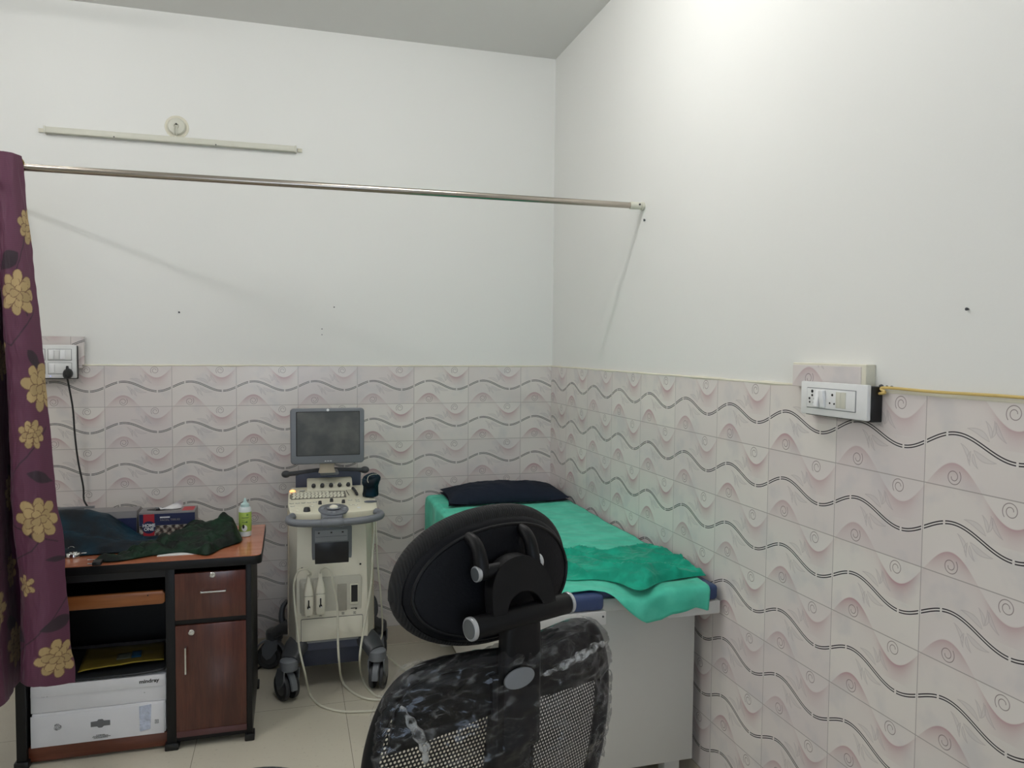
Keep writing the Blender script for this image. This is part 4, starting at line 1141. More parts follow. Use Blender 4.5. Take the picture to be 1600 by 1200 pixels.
castor(-.985, -.160, 1, 1, t, steer=10)
# rear guards beside the base
for s in (-1, 1):
    bm = B(); tube(bm, [(MX + s * .20, -.20, .20), (MX + s * .228, -.19, .25), (MX + s * .224, -.18, .31), (MX + s * .20, -.17, .34)], .015, 10, rad=lambda q_: 1.2 - .5 * q_); obj('rear_guard', bm, M['mdark'], t)

# console
CZB, CZF, CYB, CYF = .908, .862, -.195, -.592
def cz(y): return CZF + (CZB - CZF) * (y - CYF) / (CYB - CYF)
CX0, CX1 = -1.432, -1.030
def con_ring(dz, inset=0):
    xs = []
    for x, y in ((CX0 + .012 + inset, CYB), (CX1 - .02 - inset, CYB), (CX1 - .004 - inset, CYB - .03), (CX1 - inset, -.47), (CX1 - .004 - inset, CYF + .035), (CX1 - .035, CYF + .006 + inset),
                 (MX + .075, CYF - .006 + inset), (MX + .02, CYF - .008 + inset), (MX - .03, CYF - .008 + inset), (MX - .085, CYF - .006 + inset), (CX0 + .045, CYF + .004 + inset), (CX0 + .008 + inset, CYF + .035), (CX0 + inset, -.45), (CX0 + .002 + inset, CYB - .03)):
        xs.append(Vector((x, y, cz(y) + dz)))
    return xs
bm = B(); rings(bm, [con_ring(-.052, .020), con_ring(-.046, .006), con_ring(-.010, 0), con_ring(-.003, .002), con_ring(0, .008)])
obj('console', bm, M['mconsole'], t)
def cpt(px, py):     # a point on the sloping console top
    y = -.4
    for _ in range(6): p = atz(px, py, cz(y)); y = p.y
    return p
SL = Matrix.Rotation(math.atan2(CZB - CZF, CYB - CYF), 4, 'X')
kb0, kb1 = cpt(455, 792), cpt(540, 768)
bm = B(); boxm(bm, T(MX - .055, -.335, cz(-.335)) @ SL, .255, .105, .003, .001); kb = obj('keyboard', bm, simple('keyboard_bed', (112, 110, 100), .5), t)
for r in range(5):
    n = 14 if r < 4 else 10
    for k in range(n):
        x = MX - .055 - .115 + k * .0172 + (r % 2) * .004; y = -.335 - .040 + r * .0195
        if x > MX - .055 + .122: continue
        bm = B(); boxm(bm, T(x, y, cz(y) + .004) @ SL, .0135, .0145, .006, .0018, 1); obj('key', bm, M['key'], kb)
bm = B(); boxm(bm, T(kb0.x - .004, -.345, cz(-.345) + .002) @ SL, .003, .06, .002); boxm(bm, T(MX + .082, -.32, cz(-.32) + .002) @ SL @ RZ(6), .0025, .08, .002); obj('panel_line', bm, M['mark'], t)
def knob(px, py, r, h, m=None, name='knob'):
    p = cpt(px, py + 2); bm = B(); lathe(bm, [(r * 1.1, 0), (r, .003), (r * .92, h * .8), (r * .75, h), (r * .2, h * 1.03)], p, (0, 0, 1), 20); return obj(name, bm, m or M['tyre'], t)
for px, py in ((500, 786), (518, 782), (536.5, 784)): knob(px, py, .008, .016)
knob(479.5, 797, .015, .018)
def button(px, py, w, h, m=None):
    p = cpt(px, py); bm = B(); prism(bm, ell(w, h, 18), .005, T(p.x, p.y, p.z + .0035) @ SL @ RX(-90), .001)
    f = obj('button', bm, m or M['key'], t); bm = B(); prism(bm, ell(w + .005, h + .005, 18), .002, T(p.x, p.y, p.z + .0012) @ SL @ RX(-90)); obj('button_rim', bm, M['mgrey'], f)
for px, py in ((455.5, 787), (465, 786.5), (474, 786), (483, 785.5), (492, 785), (457, 791.5), (467, 795), (464.5, 799), (487, 791), (547, 781.5), (558, 781), (559, 783.5), (548.5, 789), (556, 789)): button(px, py, .015, .009)
button(472, 767, .022, .008, M['mrecess'])
button(561, 793.5, .018, .012, M['whitemark'])
p = cpt(457, 768); bm = B(); lathe(bm, [(.014, 0), (.013, .004), (.007, .008), (.002, .0085)], p, n=20); obj('power_button', bm, M['amber'], t, label='glowing amber power button')
# trackball plate
p = cpt(521, 796)
bm = B(); prism(bm, ell(.135, .150, 40, 0, 0, 2.2), .010, T(p.x, p.y - .004, p.z + .005) @ SL @ RX(-90), .003); tp = obj('trackball_plate', bm, M['mgrey'], t)
bm = B(); lathe(bm, [(.030, 0), (.031, .002), (.028, .003)], (p.x + .001, p.y - .004, p.z + .007), n=32); obj('trackball_ring', bm, M['mlight'], tp)
bm = B(); lathe(bm, [(.020, 0), (.018, .008), (.011, .013), (.002, .0145)], (p.x + .001, p.y - .004, p.z + .008), n=28); obj('trackball', bm, M['mbeige'], tp)
for k in range(8):
    a = math.radians(20 + 45 * k) if k % 2 else math.radians(45 * k); pp = (p.x + .050 * math.cos(a), p.y - .004 + .054 * math.sin(a))
    bm = B(); prism(bm, ell(.016, .010, 14), .004, T(pp[0], pp[1], cz(pp[1]) + .0065) @ SL @ RX(-90), .001); obj('plate_button', bm, M['mlight'], tp)
bm = B(); rings(bm, [[Vector((MX - .058 + x, -.575, cz(-.575) + z_)) for x, z_ in ((0, .004), (.105, .004), (.105, -.03), (0, -.03))], [Vector((MX - .048 + x, -.640, cz(-.60) - .016 + z_)) for x, z_ in ((0, .004), (.085, .004), (.085, -.03), (0, -.03))]]); obj('wrist_bridge', bm, M['mgrey'], t)
# front handlebar
HZ = .838
pts = [(CX0 + .022, -.575, HZ + .010), (CX0 + .006, -.605, HZ + .006), (CX0 + .012, -.640, HZ), (CX0 + .055, -.660, HZ - .004), (MX - .06, -.668, HZ - .006), (MX + .06, -.668, HZ - .006), (CX1 - .055, -.660, HZ - .002), (CX1 - .004, -.638, HZ + .004), (CX1 + .004, -.600, HZ + .008), (CX1 - .014, -.572, HZ + .012)]
bm = B(); tube(bm, pts, .0165, 16, 8); obj('handlebar', bm, M['mgrey'], t)
bm = B(); cyl(bm, (MX - .055, -.668, HZ - .006), (MX + .038, -.668, HZ - .006), .0195, n=20, bev=.002); obj('handlebar_sleeve', bm, M['mgrey'], t)
# rising neck under the console
bm = B(); box(bm, MX - .165, MX + .165, -.44, -.16, .79, .862, .012); obj('console_support', bm, M['mside'], t)
# recess on the right and dark slide
p = cpt(579, 784); bm = B(); lathe(bm, [(.030, 0), (.030, .003), (.024, .004), (.022, .001)], p, n=28, sy=.75); obj('cup_ring', bm, M['mgrey'], t)
bm = B(); lathe(bm, [(.021, .0018), (.021, .0024)], p, n=24, sy=.7); obj('cup_well', bm, M['mblue'], t)
a, b = cpt(551, 765), cpt(558, 775); bm = B(); tube(bm, [a + Vector((0, 0, .008)), a.lerp(b, .5) + Vector((0, 0, .011)), b + Vector((0, 0, .008))], .0065, 10, rad=lambda s: 1 + .25 * math.sin(s * 25)); obj('slide_control', bm, M['tyre'], t)
# knob panel behind the keyboard
pa, pb_ = aty(480, 768, -.245), aty(551, 762, -.245)
zt_ = aty(481, 752, -.215).z + .006
bm = B(); R_ = [[Vector((x, y, z)) for x, y, z in ((xx, -.262, cz(-.262) - .002), (xx, -.235, zt_ - .010), (xx, -.215, zt_ + .002), (xx, -.180, zt_ + .004), (xx, -.17, cz(-.2) - .01))] for xx in (pa.x, pb_.x - .002)]
rings(bm, R_); bmesh.ops.bevel(bm, geom=bm.edges[:], offset=.003, segments=2, affect='EDGES'); kp = obj('knob_panel', bm, M['mconsole'], t)
for k in range(5):
    x = pa.x + .030 + k * (pb_.x - pa.x - .052) / 4; o0 = Vector((x, -.249, (cz(-.262) + zt_) / 2 - .002))
    nrm = Vector((0, -(zt_ - cz(-.262)), .027)).normalized()
    bm = B(); lathe(bm, [(.0105, 0), (.010, .006), (.009, .014), (.006, .017), (.001, .0175)], o0, nrm, 20); obj('knob', bm, M['tyre'], kp)
bm = B(); box(bm, pa.x + .09, pb_.x - .085, -.2445, -.235, zt_ - .018, zt_ - .013); obj('lettering_strip', bm, M['mrecess'], kp)
# blue shroud and rear bar
a, b = aty(462, 766, -.16), aty(564, 735, -.16)
bm = B(); prism(bm, [(a.x, a.z - .02), (b.x - .004, a.z - .02), (b.x, b.z - .010), (b.x - .014, b.z), (MX + .03, b.z + .014), (MX - .04, b.z + .012), (a.x + .016, b.z - .006), (a.x, b.z - .020)], .05, T(0, -.17, 0), .006); obj('rear_shroud', bm, M['mblue'], t, label='blue grey rear shroud')
a, b = aty(447, 741, -.16), aty(570, 734, -.16)
bm = B(); tube(bm, [a, a + Vector((.03, 0, .002)), a.lerp(b, .25) + Vector((0, 0, .006)), a.lerp(b, .5) + Vector((0, 0, .012)), a.lerp(b, .75) + Vector((0, 0, .006)), b - Vector((.03, 0, 0)), b], .0115, 14); obj('rear_bar', bm, M['mdark'], t)
for p in (a, b):
    bm = B(); bmesh.ops.create_uvsphere(bm, u_segments=20, v_segments=12, radius=.018)
    for v in bm.verts: v.co = Vector((v.co.x * 1.25, v.co.y, v.co.z)) + p
    obj('bar_end_knob', bm, M['mdark'], t)
# monitor
MY = -.30
a, b = aty(453, 639, MY), aty(570, 722, MY); cx_ = (a.x + b.x) / 2; cz_ = (a.z + b.z) / 2; w = b.x - a.x; h = a.z - b.z
mo = T(cx_, MY, cz_) @ RX(-3) @ RZ(1.5)
bm = B(); nb = rrect(w * .995, h, .016, 6); nb = [(x * (1 - .012 * (z < 0)), z - (.006 * (1 - (2 * x / w) ** 2) if z < 0 else -.003 * (1 - (2 * x / w) ** 2))) for x, z in nb]
prism(bm, nb, .045, mo, .006, seg=3)
prism(bm, rrect(w * .7, h * .7, .02, 5), .03, mo @ T(0, .04, 0), .008)
mon = obj('monitor_housing', bm, M['mgrey'], t)
sc = rrect(w * .855, h * .800, .003, 2, .002, .012)
bm = B(); prism(bm, sc, .004, mo @ T(0, -.0012, 0)); obj('screen_rim', bm, M['hole'], mon)
bm = B(); prism(bm, [(x * .975 + .001, .012 + (z - .012) * .97) for x, z in sc], .004, mo @ T(0, -.0022, 0)); obj('screen', bm, M['screen'], mon, label='dark dusty screen, grey raised for its reflection')
bm = B(); prism(bm, ell(.013, .013, 20), .002, mo @ T(.0, -.0015, h / 2 - .008)); obj('round_logo', bm, M['whitemark'], mon, label='small round white logo')
bm = B()
for dx, ww in ((-.012, .008), (0, .009), (.013, .010)): prism(bm, rrect(ww, .003, .001, 2, dx, 0), .0016, mo @ T(0, -.0012, -h / 2 + .012))
obj('printed_mark', bm, M['whitemark'], mon)
bm = B(); a = aty(511, 724, MY + .03)
rings(bm, [[Vector((a.x + x, MY + .035 + y, z)) for x, y in ((-.034 * k, -.018), (.034 * k, -.018), (.034 * k, .022), (-.034 * k, .022))] for z, k in ((.990, 1.2), (1.01, 1.02), (1.05, 1.0), (1.09, 1.0))])
bmesh.ops.bevel(bm, geom=[e for e in bm.edges if abs(e.verts[0].co.z - e.verts[1].co.z) > .005], offset=.006, segments=2, affect='EDGES'); obj('monitor_neck', bm, M['mside'], t)
bm = B(); box(bm, MX - .045, MX + .045, -.27, -.12, .975, .992, .008); obj('neck_base', bm, M['mgrey'], t)

# probe connectors plugged into the panel, each with its cable
def connector(px0, py0, px1, py1, label):
    a, b = aty(px0, py0, yr - .03), aty(px1, py1, yr - .03); cx_ = (a.x + b.x) / 2; w = b.x - a.x
    c = thing('probe_connector', label, 'connector', (cx_, yr - .02, b.z), 0, 'probe connectors on the machine')
    bm = B(); prism(bm, rrect(w * 1.15, (a.z - b.z) * .88, .010, 4, cx_ - .007, b.z + (a.z - b.z) * .42), .010, T(0, yr - .010, 0), .002); obj('socket_plate', bm, M['mrecess'], c)
    zz = lambda k: b.z + (a.z - b.z) * k
    R_ = []
    for k, ww, dd in ((0, .62, .018), (.03, .86, .030), (.10, .98, .036), (.40, 1.0, .040), (.68, .94, .038), (.80, .72, .032), (.90, .46, .024), (1.0, .34, .016), (1.10, .26, .012)):
        R_.append([Vector((cx_ + w / 2 * ww * math.copysign(abs(math.cos(t_)) ** .6, math.cos(t_)), yr - .006 - dd / 2 + dd / 2 * math.copysign(abs(math.sin(t_)) ** .6, math.sin(t_)), zz(k))) for t_ in [2 * PI * i / 20 for i in range(20)]])
    bm = B(); rings(bm, R_); bd_ = obj('connector_body', bm, M['mbeige'], c)
    yf_ = yr - .006 - .040
    bm = B(); box(bm, cx_ - .003, cx_ + .003, yf_ - .004, yf_ + .006, zz(.28), zz(.46), .001); lathe(bm, [(.007, 0), (.007, .006), (.004, .008)], (cx_, yf_ + .002, zz(.27)), (0, -1, 0), 16); obj('latch', bm, M['hole'], bd_, label='black latch')
    bm = B(); lathe(bm, [(.0035, 0), (.0035, .005)], (cx_ + .002, yf_ - .003, zz(.25)), (0, -1, 0), 12); obj('latch_dot', bm, M['whitemark'], bd_)
    bm = B(); box(bm, cx_ - w * .46, cx_ + w * .46, yf_ + .0005, yf_ + .003, zz(.56), zz(.565)); obj('seam_line', bm, M['mark'], bd_)
    return c, Vector((cx_, yr - .024, zz(1.06)))
c1, e1 = connector(474.5, 905, 490, 963, 'cream probe connector plugged in the machine, left one of the pair')
c2, e2 = connector(493, 900, 508.5, 961, 'cream probe connector plugged in the machine, right one of the pair')
bm = B(); tube(bm, [e1, aty(486, 896, -.53), aty(479, 889, -.54), aty(466, 893, -.55), aty(459, 912, -.55), aty(460, 940, -.55), aty(464, 980, -.56), aty(468, 1015, -.58), aty(476, 1050, -.60), atz(484, 1083, .012), atz(500, 1102, .006), atz(530, 1111, .006), atz(560, 1112, .006), atz(600, 1108, .006), atz(650, 1090, .006), atz(720, 1075, .006)], .0052, 8); obj('cable', bm, M['cable'], c1)
bm = B(); tube(bm, [e2, aty(502, 890, -.53), aty(509, 886, -.54), aty(517, 892, -.55), aty(521, 915, -.55), aty(527, 950, -.55), aty(528, 1000, -.57), aty(530, 1035, -.60), atz(534, 1062, .03), atz(545, 1077, .006), atz(562, 1088, .006), atz(582, 1093, .006), atz(620, 1092, .006), atz(700, 1080, .006)], .0052, 8); obj('cable', bm, M['cable'], c2)
bm = B(); tube(bm, [aty(584, 812, -.40), aty(584, 830, -.45), aty(582, 870, -.50), aty(580, 910, -.51), aty(574, 950, -.53), aty(567, 990, -.56), aty(562, 1030, -.60), atz(566, 1058, .02), atz(577, 1078, .006), atz(600, 1090, .006), atz(660, 1085, .006)], .0050, 8)
tag(obj('probe_cable', bm, M['cable']), 'cream cable hanging down the right front of the ultrasound machine to the floor', 'cable')
bm = B(); tube(bm, [aty(587, 812, -.36), aty(588, 840, -.40), aty(590, 880, -.42), aty(594, 920, -.42), aty(597, 960, -.40), aty(597, 990, -.38), aty(592, 1010, -.40), atz(600, 1020, .09), atz(620, 1038, .006), atz(640, 1050, .006), atz(700, 1060, .006)], .0042, 8)
tag(obj('probe_cable', bm, M['cable']), 'thin cream cable hanging at the right side of the ultrasound machine nearest the bed', 'cable')
bm = B(); tube(bm, [(-1.03, -.44, .90 - .05), (-1.02, -.40, .78), (-1.03, -.30, .70)], .006, 8); bm.free()
bm = B(); tube(bm, [atz(372, 1060, .006), atz(398, 1048, .006), atz(415, 1036, .006), atz(428, 1028, .012), (-1.38, -.16, .10), (-1.32, -.16, .14)], .0048, 8)
tag(obj('floor_cable', bm, M['blackcord']), 'black power cord on the floor between the desk and the ultrasound machine', 'cord')
bm = B(); tube(bm, [atz(380, 1018, .05), atz(396, 1018, .04), atz(403, 1027, .02), atz(398, 1040, .008), atz(380, 1052, .006)], .0028, 8)
tag(obj('electric_wire', bm, M['redcord']), 'thin red wire looping out from behind the desk above the floor', 'wire')

# teal velvet pouch standing on the console
p = cpt(579, 776)
R_ = []
for h, rr, tw in ((0, .034, 0), (.012, .036, .1), (.03, .035, .25), (.05, .036, .4), (.062, .040, .6), (.07, .043, .8), (.084, .043, 1.0), (.094, .038, 1.1), (.098, .030, 1.2)):
    R_.append([p + Vector((rr * (1 + .10 * math.sin(3 * a + tw * 2) + .05 * math.sin(7 * a + h * 90)) * math.cos(a), rr * .8 * (1 + .08 * math.sin(4 * a - tw)) * math.sin(a), h + .002 + .012 * (h > .06) * math.sin(a * 1 + .6))) for a in [2 * PI * i / 40 for i in range(40)]])
for h, rr in ((.086, .026), (.05, .024)):
    R_.append([p + Vector((rr * math.cos(a), rr * .8 * math.sin(a), h)) for a in [2 * PI * i / 40 for i in range(40)]])
bm = B(); rings(bm, R_); ph_ = thing('velvet_pouch', 'dark teal velvet pouch standing at the right end of the machine console', 'pouch', p)
obj('pouch_cloth', bm, M['teal_v'], ph_, angle=180)
bm = B(); tube(bm, [p + Vector(v) for v in ((-.014, -.034, .074), (-.018, -.030, .088), (-.010, -.020, .104), (.012, -.012, .110), (.03, .0, .106))], .0012, 6); obj('trim_thread', bm, M['cable'], ph_)

# ------------------------------------------------------------------ examination bed
BX0, BX1, BY0, BY1 = -.700, -.012, -1.815, -.02
ZF0, ZF1, ZM = .708, .752, .805
t = thing('examination_bed', 'white examination bed with blue padding against the right wall', 'bed', ((BX0 + BX1) / 2, -.9, 0))
cut0, cut1, cutd = -.432, -.205, .115
bm = B(); prism(bm, [(BX0, BY0), (cut0, BY0), (cut0, BY0 + cutd), (cut1, BY0 + cutd), (cut1, BY0), (BX1, BY0), (BX1, BY1), (BX0, BY1)], ZF1 - ZF0, Matrix(((1, 0, 0, 0), (0, 0, 1, 0), (0, 1, 0, ZF0), (0, 0, 0, 1))), .003); obj('bed_frame', bm, M['bed_white'], t)
bm = B(); prism(bm, [(BX0 + .004, BY0 + .006), (cut0 - .004, BY0 + .006), (cut0 - .004, BY0 + cutd), (cut1 + .004, BY0 + cutd), (cut1 + .004, BY0 + .006), (BX1 - .004, BY0 + .006), (BX1 - .004, BY1 - .004), (BX0 + .004, BY1 - .004)], ZM - ZF1, Matrix(((1, 0, 0, 0), (0, 0, 1, 0), (0, 1, 0, ZF1), (0, 0, 0, 1))), .014, seg=4); obj('mattress', bm, M['vinyl'], t, label='blue vinyl mattress')
PY = -1.69
bm = B(); box(bm, -.655, -.036, PY, PY + .02, .137, ZF0 + .002, .001); box(bm, -.655, -.635, PY, -.06, .137, ZF0 + .002, .001); box(bm, -.056, -.036, PY + .02, -.06, .137, ZF0 + .002, .001); obj('cabinet_panel', bm, M['bed_panel'], t)
for x in (-.62, -.10):
    for y in (PY + .03, -.12):
        bm = B(); box(bm, x - .03, x + .03, y, y + .05, 0, .14, .002); obj('leg', bm, M['bed_panel'], t)
for x in (cut0 - .012, cut1 + .012):
    bm = B(); cyl(bm, (x, BY0 - .002, (ZF0 + ZF1) / 2 + .006), (x, BY0 + .004, (ZF0 + ZF1) / 2 + .006), .0035, n=10); obj('screw', bm, M['mdark'], t)
bm = B(); cyl(bm, (-.560, BY0 - .004, ZF0 + .01), (-.560, BY0 - .004, .60), .008, n=14); obj('side_rod', bm, M['bed_white'], t)

# bed sheet: flat on top, folded over the left side and the foot end
ZS = ZM + .004
def fold(d, r=.018):
    if d <= 0: return d, 0.0
    q = d / r
    if q < PI / 2: return r * math.sin(q), r * (1 - math.cos(q))
    return r, r + (d - r * PI / 2)
def hang(x):   # how far the sheet drops over the foot end
    h = interp(x, [-.72, -.47, -.43, -.36, -.30, -.24, -.17, -.12, -.07, -.055], [-.030, -.026, -.004, .060, .098, .108, .094, .086, .105, .095])
    return h
def sheet(u, v):
    side = .20 if True else 0
    la = BX0 - side; re = interp(v, [0, .80, .93, 1], [-.022, -.022, -.058, -.066]); x = la + (re - la) * u
    lx = BX0 - x
    hx, vx = fold(lx)
    xx = BX0 - hx if lx > 0 else x
    y_end = BY0 + .010 - hang(min(x, -.056))
    if lx > 0: y_end = BY0 + .5 + .3 * lx
    y = (BY1 - .03) + (y_end - (BY1 - .03)) * v
    ly = (BY0 + .004) - y
    hy, vy = fold(ly, .020)
    yy = (BY0 + .004) - hy if ly > 0 else y
    w = 0
    if lx <= 0:
        w = .006 * fbm(xx * 6, y * 4) + .005 * abs(fbm(xx * 4 + y * 2, y * 11, 3)) + .002
    z = ZS + w - vx - vy
    if cut0 < xx < cut1 and y < BY0 + cutd:     # sags into the foot cut-out
        m_ = math.sin(PI * (xx - cut0) / (cut1 - cut0)); z -= .022 * m_ * min(1, (BY0 + cutd - y) / cutd); 
    if lx > 0: xx += .006 * math.sin(y * 22) * min(1, vx / .05)
    if ly > 0: yy -= (.008 * math.sin(xx * 38 + 1.5) + .006) * min(1, vy / .04)
    return Vector((xx - .002, yy - .003 * (ly > 0), z))
bm = B(); grid(bm, sheet, 110, 190); o = tag(obj('bed_sheet', bm, M['sheet'], angle=180), 'pale green cotton sheet spread over the examination bed', 'bed sheet'); solid(o, .0016, 1)

# crumpled emerald drape
dq = [atz(800, 868, ZS + .01), atz(893, 863, ZS + .01), atz(965, 862, ZS + .01), atz(1010, 851, ZS + .01), atz(1040, 862, ZS + .01), atz(1085, 880, ZS + .01), atz(1106, 898, ZS + .01), atz(1070, 902, ZS + .01), atz(1030, 910, ZS + .01), atz(1000, 922, ZS + .01), atz(965, 910, ZS + .01), atz(930, 905, ZS + .01), atz(893, 906, ZS + .01), atz(840, 905, ZS + .01)]
def drape():
    P = [(min(p.x, -.025), p.y) for p in dq]
    fr = smooth_pts([(x, y, 0) for x, y in P[:7]], 12); bk = smooth_pts([(x, y, 0) for x, y in ([P[0]] + P[:6:-1][0:0] + P[7:][::-1])], 12) if False else smooth_pts([(x, y, 0) for x, y in [P[13], P[12], P[11], P[10], P[9], P[8], P[7], P[6]]], 12)
    def samp(S, a):
        f = a * (len(S) - 1); i = int(f); j = min(i + 1, len(S) - 1); return S[i].lerp(S[j], f - i)
    def f(a, b):
        p = samp(fr, a).lerp(samp(bk, a), b)
        e = min(1, b / .10, (1 - b) / .08, max(.0, (1 - a) / .05)); e = max(0, e); e = e * e * (3 - 2 * e)
        ph = p.x * 5 + 2.2 * fbm(p.x * 2.5, p.y * 2.5)
        w = .036 * abs(math.sin(ph * 1.2 + p.y * 17)) ** 1.3 * (.5 + .5 * abs(fbm(p.x * 4, p.y * 3, 2))) + .017 * (1 - abs(math.sin(p.y * 34 + ph * 3))) ** 2 + .008 * abs(fbm(p.x * 18, p.y * 26, 9))
        w += .018 * math.exp(-((a - .55) / .2) ** 2 - ((b - .75) / .2) ** 2)
        return Vector((p.x, p.y, ZS + .008 + w * e))
    bm = B(); grid(bm, f, 130, 80); return bm
o = tag(obj('surgical_drape', drape(), M['drape'], angle=180), 'crumpled emerald green drape thrown across the foot of the bed', 'drape'); solid(o, .002, 1)

# pillow
def pillow():
    R_ = []; cx_, cy_, a_, b_ = -.345, -.240, .318, .185
    bm = B(); nu, nv = 60, 34
    def f(u, v, s):
        x = 2 * u - 1; y = 2 * v - 1
        ex = 1 - .07 * (1 - y * y) - 0; ey = 1 - .16 * (1 - abs(x) ** 2.0) * 0 - .10 * (1 - x * x)
        h = max(0, (1 - abs(x) ** 2.6)) ** .55 * max(0, (1 - abs(y) ** 2.4)) ** .55
        px = cx_ + a_ * x * (1 - .06 * (1 - y * y)) + .012 * y; py = cy_ + b_ * y * (1 - .08 * (1 - x * x))
        z = ZS + .018 + (.078 * h * (1 + .10 * fbm(px * 9, py * 9)) if s > 0 else -.008 * h)
        z += .003 * fbm(px * 30, py * 30) * h + .016 * abs(x) ** 6 * (s >= 0)
        return Vector((px, py, z))
    grid(bm, lambda u, v: f(u, v, 1), nu, nv); grid(bm, lambda u, v: f(u, v, -1), nu, nv)
    bmesh.ops.remove_doubles(bm, verts=bm.verts, dist=.0015); return bm
tag(obj('pillow', pillow(), M['pillow'], angle=180), 'flat dark navy pillow at the head of the bed', 'pillow')

# ------------------------------------------------------------------ office chair, seen from behind
ANG = math.radians(22.2)
CT = Vector((-1.085, -2.997, 0))
ch = thing('office_chair', 'black mesh office chair with headrest, its back still wrapped in clear plastic', 'chair', CT, ANG, local=True)
# local: x right, y forward (away from us), z up; the lower tube of the headrest is at the origin in plan
ZT = 1.206
def shell(ow, oh, yo, th, zc, wrap=.16, lean=.10, ex=2.35, rim=.006):
    """curved pad: outline superellipse, wrapped forward at its ends"""
    bm = B(); n = 64
    def P(r, a, dy):
        x = ow / 2 * r * math.copysign(abs(math.cos(a)) ** (2 / ex), math.cos(a)); z = oh / 2 * r * math.copysign(abs(math.sin(a)) ** (2 / ex), math.sin(a))
        z -= .020 * (x / (ow / 2)) ** 2 * (1 if z > 0 else .2)
        return Vector((x, yo + dy + wrap * (x / .16) ** 2 * .16 + lean * z, zc + z))
    prof = [(0.0, 0), (.3, 0), (.6, .0), (.85, .001), (.94, .004), (.985, .010), (1.0, .018), (1.0, th * .6), (.97, th * .85), (.90, th), (.6, th * 1.08), (.3, th * 1.1), (.0, th * 1.1)]
    Rr = [[P(max(r, .002), 2 * PI * i / n, d) for i in range(n)] for r, d in prof]
    rings(bm, Rr); return bm
ZH = 1.255
bm = shell(.342, .208, .052, .036, ZH)
uvl = bm.loops.layers.uv.verify()
for f in bm.faces:
    for lp in f.loops: lp[uvl].uv = ((lp.vert.co.x + .16) / .32 * .55, (lp.vert.co.z - 1.1))
obj('headrest_cushion', bm, M['ribbed'], ch, label='ribbed black headrest cushion')
bm = shell(.322, .184, .042, .020, ZH - .003); obj('headrest_shell', bm, M['ch_shell'], ch)
bm = B()    # raised rim line of the shell
R_ = []
for i in range(65):
    a = 2 * PI * i / 64; x = .150 * math.copysign(abs(math.cos(a)) ** .86, math.cos(a)); z = .080 * math.copysign(abs(math.sin(a)) ** .86, math.sin(a)); z -= .018 * (x / .15) ** 2 * (1 if z > 0 else .2)
    R_.append(Vector((x, .045 + .16 * (x / .16) ** 2 * .16 + .10 * z, ZH - .003 + z)))
tube(bm, R_, .0030, 8, sm=False); obj('shell_rim', bm, M['ch_black'], ch)
ZU = 1.276; YU = .020
def capped(x0, x1, y, z, r, name):
    bm = B(); cyl(bm, (x0, y, z), (x1, y, z), r, n=32, bev=.001); tb = obj(name, bm, M['ch_black'], ch)
    for x, s in ((x0, -1), (x1, 1)):
        bm = B(); cyl(bm, (x, y, z), (x + s * .0065, y, z), r * 1.06, n=32, bev=.0012); c_ = obj('end_ring', bm, M['ch_ring'], tb, label='satin silver end ring')
        bm = B(); lathe(bm, [(r * .88, .004), (r * .86, .0074), (r * .3, .0078)], (x, y, z), (s, 0, 0), 30); obj('end_disc', bm, M['ch_disc'], tb, label='grey end disc')
capped(-.090, .090, 0, ZT, .0160, 'lower_tube')
capped(-.066, .044, YU, ZU, .0110, 'upper_tube')
for s in (-.060, .038):                         # two curved arms from the shell to the upper tube
    bm = B(); tube(bm, [(s, .056, ZU + .046), (s, .040, ZU + .042), (s, .028, ZU + .030), (s, .022, ZU + .012), (s, YU, ZU)], .0115, 14, rad=lambda q_: .75 + .3 * q_); obj('link_arm', bm, M['ch_black'], ch)
# arched bracket between tubes: a loft with an opening
def bracket():
    bm = B(); n = 24
    outer = []; inner = []
    for i in range(n + 1):
        s = i / n; a = PI * s
        outer.append((.060 * math.cos(a) * (1.0) if True else 0, ZT - .004 + (ZU + .018 - ZT + .004) * math.sin(a) ** .62))
        inner.append((.036 * math.cos(a), ZT - .004 + (.040) * math.sin(a) ** .8))
    def yv(z): k = (z - ZT) / (ZU - ZT); return 0.0 + YU * min(1.15, max(0, k))
    for dy0, dy1 in ((-.012, .010),):
        fo = [Vector((x, yv(z) + dy0 - .002, z)) for x, z in outer]; fi = [Vector((x, yv(z) + dy0 - .002, z)) for x, z in inner]
        bo = [Vector((x * .96, yv(z) + dy1, z)) for x, z in outer]; bi = [Vector((x, yv(z) + dy1, z)) for x, z in inner]
        rings(bm, [fo, fi, bi, bo, fo], cap=False, closed=False)
    return bm
o = obj('arched_bracket', bracket(), M['ch_black'], ch, angle=50)
md = o.modifiers.new('round', 'BEVEL'); md.width = .002; md.segments = 2
bm = B(); R_ = []
for z, w_, d_ in ((ZT, .030, .016), (ZT - .02, .034, .015), (ZT - .05, .036, .014), (ZT - .10, .036, .013), (ZT - .20, .036, .013)):
    R_.append([Vector((w_ * math.copysign(abs(math.cos(a)) ** .5, math.cos(a)), .004 + d_ * math.copysign(abs(math.sin(a)) ** .5, math.sin(a)), z)) for a in [2 * PI * i / 20 for i in range(20)]])
rings(bm, R_); obj('headrest_stem', bm, M['ch_black'], ch)

